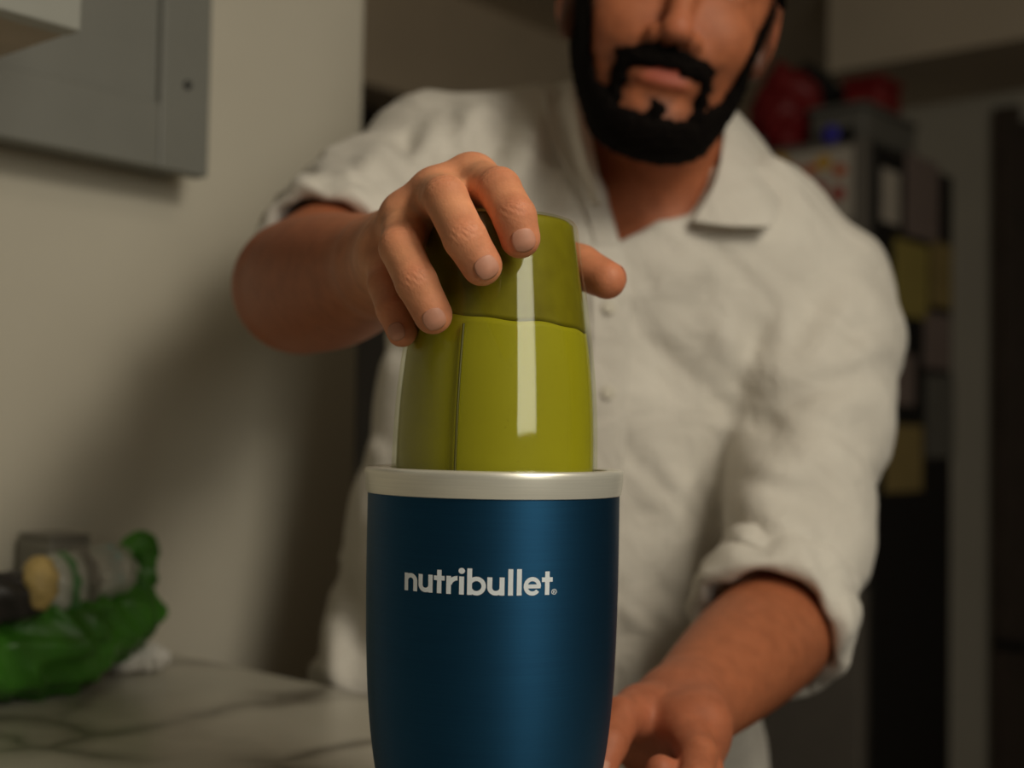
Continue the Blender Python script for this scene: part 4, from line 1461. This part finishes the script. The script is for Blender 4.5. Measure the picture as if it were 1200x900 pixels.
# open edge of the front on the viewer's left
e0 = [(690, 170), (698, 205), (710, 245), (722, 288)]
ga, gb = [], []
for x, y in e0:
    d = shirt_surf(x - 14, y, 1.0) or 1.08
    gb.append((x + 1, y, d - .002)); ga.append((x - 24, y + 4, d - .0028))
link('front_facing', patch([ga, gb], .0025, 5), M['linen'], shirt_o)
for y in (360, 460, 570, 680, 790):
    x = float(np.interp(y, [p[1] for p in line], [p[0] for p in line])) - 23
    d = (shirt_surf(x, y) or 1.08) - .0062
    p = at(x, y, d)
    b = lathe([(0, 0), (.0052, 0), (.0058, .0012), (.0050, .0022), (.0030, .0017), (0, .0016)], 20)
    bo = link('button', b, M['button'])
    bo.matrix_basis = Matrix.Translation(Vector(p)) @ Matrix.Rotation(PI / 2, 4, 'X')
    mb = bo.matrix_basis.copy(); bo.parent = shirt_o; bo.matrix_basis = mb
    bo.matrix_parent_inverse = (person.matrix_basis @ shirt_o.matrix_parent_inverse @ shirt_o.matrix_basis).inverted()

# trousers and shoes below the counter line
hipz = .86
cxh = float(at(640, 860, 1.24)[0])
tro = [('u', el((cxh, 1.27, .84), (.165, .115, .12)), .01)]
for s in (-1, 1):
    kx = cxh + s * .10
    tro += [('u', rc((cxh + s * .085, 1.27, .80), (kx, 1.22, .46), .088, .062), .03), ('u', rc((kx, 1.22, .46), (kx + s * .01, 1.28, .085), .062, .052), .02)]
Vh, Qh = sdf_mesh(tro, (cxh - .3, 1.05, .03), (cxh + .3, 1.45, .98), .006)
link('trousers', mesh_np(Vh, Qh), M['trousers'], person)
for s in (-1, 1):
    kx = cxh + s * .11
    sh_ops = [('u', fc((kx, 1.31, .048), (kx + s * .02, 1.12, .040), .044, .042, (0, 0, 1), .85), .01), ('u', rc((kx, 1.30, .06), (kx, 1.30, .10), .045, .040), .03),
              ('s', half((0, 0, .001), (0, 0, 1)), .002)]
    Vh, Qh = sdf_mesh(sh_ops, (kx - .1, 1.02, -.03), (kx + .1, 1.42, .17), .005)
    link('shoe', mesh_np(Vh, Qh), M['shoe'], person)

# ------------------------------------------------------------------ groceries by the wall
def crumple(P, s, a, seed):
    x, y, z = P[..., 0] * s + seed, P[..., 1] * s + seed * 2, P[..., 2] * s
    return F32(a) * (np.abs(np.sin(x + 1.7 * np.sin(y * 1.3 + z))) + np.abs(np.sin(y * 1.2 + 1.3 * np.sin(z * 1.1 + x * .7))) + np.abs(np.sin(z * 1.4 + 1.5 * np.sin(x * .8 - y))) - F32(1.6))
def on_counter(px, v):
    """u along the wall for a pixel column, at distance v from the wall"""
    u, z = wall_px(px, 700, v); return u
def blob(name, ops, mat, vox, lo_, hi_, dsp=None, parent=None):
    Vh, Qh = sdf_mesh(ops, lo_, hi_, vox, dsp, .02)
    return link(name, mesh_np(relax(Vh, Qh, 1, .5), Qh), mat, parent)
def wp(px, py, v):
    u, z = wall_px(px, py, v)
    return room(u, v, z)
above = lambda z: half((0, 0, z), (0, 0, -1))
zc1 = ZC + .001
# green bag: slumped body, a standing loop handle and a side tuft
bag = empty('green_plastic_bag', wp(60, 780, .13) * np.array([1, 1, 0]) + np.array([0, 0, ZC]))
tag(bag, 'crumpled bright green plastic bag lying on the worktop by the wall', 'bag')
g = [('u', rc(wp(-60, 776, .10), wp(60, 755, .10), .042, .036), .01),
     ('u', rc(wp(60, 755, .10), wp(146, 722, .085), .036, .028), .03),
     ('u', rc(wp(146, 722, .085), wp(160, 702, .08), .026, .012), .02),
     ('s', rc(wp(-80, 680, .09), wp(60, 692, .09), .040, .020), .02),
     ('i', above(zc1), .004)]
allp = [wp(-110, 800, .02), wp(200, 620, .02), wp(-110, 800, .2), wp(200, 620, .2)]
lo_, hi_ = bounds(allp, .03)
blob('bag_body', g, M['bag_green'], .0030, lo_, hi_, lambda P: crumple(P, 75, .0042, 1.3), bag)
hl = [wp(136, 715, .085), wp(137, 680, .085), wp(146, 648, .08), wp(163, 636, .08), wp(170, 645, .08), wp(167, 675, .08), wp(158, 708, .085)]
g = [('u', rc(hl[i], hl[i + 1], r0, r1), .006) for i, (r0, r1) in enumerate([(.007, .006), (.006, .008), (.008, .011), (.011, .011), (.011, .012), (.012, .010)])]
blob('bag_handle', g, M['bag_green'], .0022, lo_, hi_, lambda P: crumple(P, 160, .0020, .4), bag)
g = [('u', rc(wp(162, 728, .085), wp(176, 716, .08), .010, .013), .01), ('u', rc(wp(176, 716, .08), wp(176, 704, .08), .012, .006), .01)]
blob('bag_tuft', g, M['bag_green'], .0022, lo_, hi_, lambda P: crumple(P, 160, .0020, 2.4), bag)
# clear produce bag with food, lying in the green bag
pb = empty('produce_bag', wp(95, 700, .10)); tag(pb, 'clear bag of pale produce with green print sticking out of the green bag', 'bag')
g = [('u', rc(wp(58, 688, .10), wp(128, 670, .09), .026, .024), .01)]
blob('bag_film', g, M['bag_clear'], .0025, lo_, hi_, lambda P: crumple(P, 110, .0022, 3.1), pb)
g = [('u', rc(wp(60, 689, .10), wp(126, 671, .09), .022, .020), .01)]
blob('produce', g, M['pack_white'], .003, lo_, hi_, lambda P: crumple(P, 60, .002, 5.1), pb)
for (a, b, r_, m) in (((70, 670), (74, 702), .0275, 'label_green'), ((126, 662), (129, 680), .0235, 'label_blue'), ((92, 668), (93, 690), .026, 'pack_grey')):
    g = [('u', rc(wp(a[0], (a[1] + b[1]) / 2, .10 if a[0] < 100 else .092), wp(b[0] + 3, (a[1] + b[1]) / 2 - 2, .10 if a[0] < 100 else .092), r_, r_), .004),
         ('i', (lambda q: (lambda P: np.abs((P - q) @ U_.astype(F32)) - F32(.0045)))(wp((a[0] + b[0]) / 2, 680, .10).astype(F32)), .002)]
    blob('print_band', g, M[m], .0022, lo_, hi_, lambda P: crumple(P, 110, .0022, 3.1), pb)
# yellow snack at the mouth of the bag
yo = blob('yellow_food_pack', [('u', el(wp(46, 684, .145), (.015, .015, .022)), .01)], M['pack_yellow'], .0025, lo_, hi_, lambda P: crumple(P, 140, .0016, 2.1))
tag(yo, 'small yellow food pack at the end of the clear produce bag', 'food pack')
dk = blob('dark_pouch', [('u', rc(wp(-30, 705, .13), wp(28, 698, .135), .022, .020), .01)], M['pack_dark'], .003, lo_, hi_, lambda P: crumple(P, 80, .003, 1.1))
tag(dk, 'dark pouch lying in the mouth of the green bag', 'pouch')
ugt, _ = wall_px(38, 640, .035); ugt2, _ = wall_px(88, 640, .035)
_, zgt = wall_px(62, 630, .035)
gt = link('grey_carton', rbox(ugt, ugt2, .008, .062, ZC, zgt, .004), M['pack_grey'])
tag(gt, 'plain grey carton standing against the wall behind the green bag', 'carton')
link('lid_flap', rbox(ugt + .001, ugt2 - .001, .009, .061, zgt + .0002, zgt + .004, .001), M['pack_grey'], gt)
pz = wp(172, 748, .075)
wt = blob('white_tissue', [('u', el((pz[0], pz[1], ZC + .012), (.022, .018, .013)), .01), ('u', el((pz[0] - .018, pz[1] - .01, ZC + .009), (.016, .014, .010)), .01), ('i', above(zc1), .003)], M['pack_white'], .0020, lo_, hi_, lambda P: crumple(P, 190, .0018, 1.9))
tag(wt, 'small crumpled white tissue on the worktop beside the green bag', 'tissue')

# bags on top of the fridge
ur, vr = uf + .11, vf - .255
rg_ops = [('u', el(room(ur, vr, ZF + .10), (.09, .09, .115)), .01), ('u', rc(room(ur, vr, ZF + .17), room(ur, vr - .02, ZF + .22), .03, .02), .03), ('i', above(ZF + .001), .004)]
lo_, hi_ = bounds([room(ur - .15, vr - .15, ZF - .02), room(ur + .15, vr + .15, ZF + .3)], .08)
o = blob('red_bag', rg_ops, M['red'], .005, lo_, hi_, lambda P: crumple(P, 40, .006, 1.0)); tag(o, 'dark red bag on the fridge beside the face', 'bag')
ud, vd = uf + .36, vf - .33
dg_ops = [('u', el(room(ud, vd, ZF + .14), (.10, .10, .16)), .01), ('u', el(room(ud, vd + .10, ZF + .10), (.07, .08, .11)), .03), ('i', above(ZF + .001), .004)]
lo_, hi_ = bounds([room(ud - .2, vd - .2, ZF - .02), room(ud + .2, vd + .2, ZF + .3)], .08)
o = blob('black_bag', dg_ops, M['black'], .005, lo_, hi_, lambda P: crumple(P, 40, .005, 2.0)); tag(o, 'tall black soft bag on the fridge behind the dark red bag', 'bag')
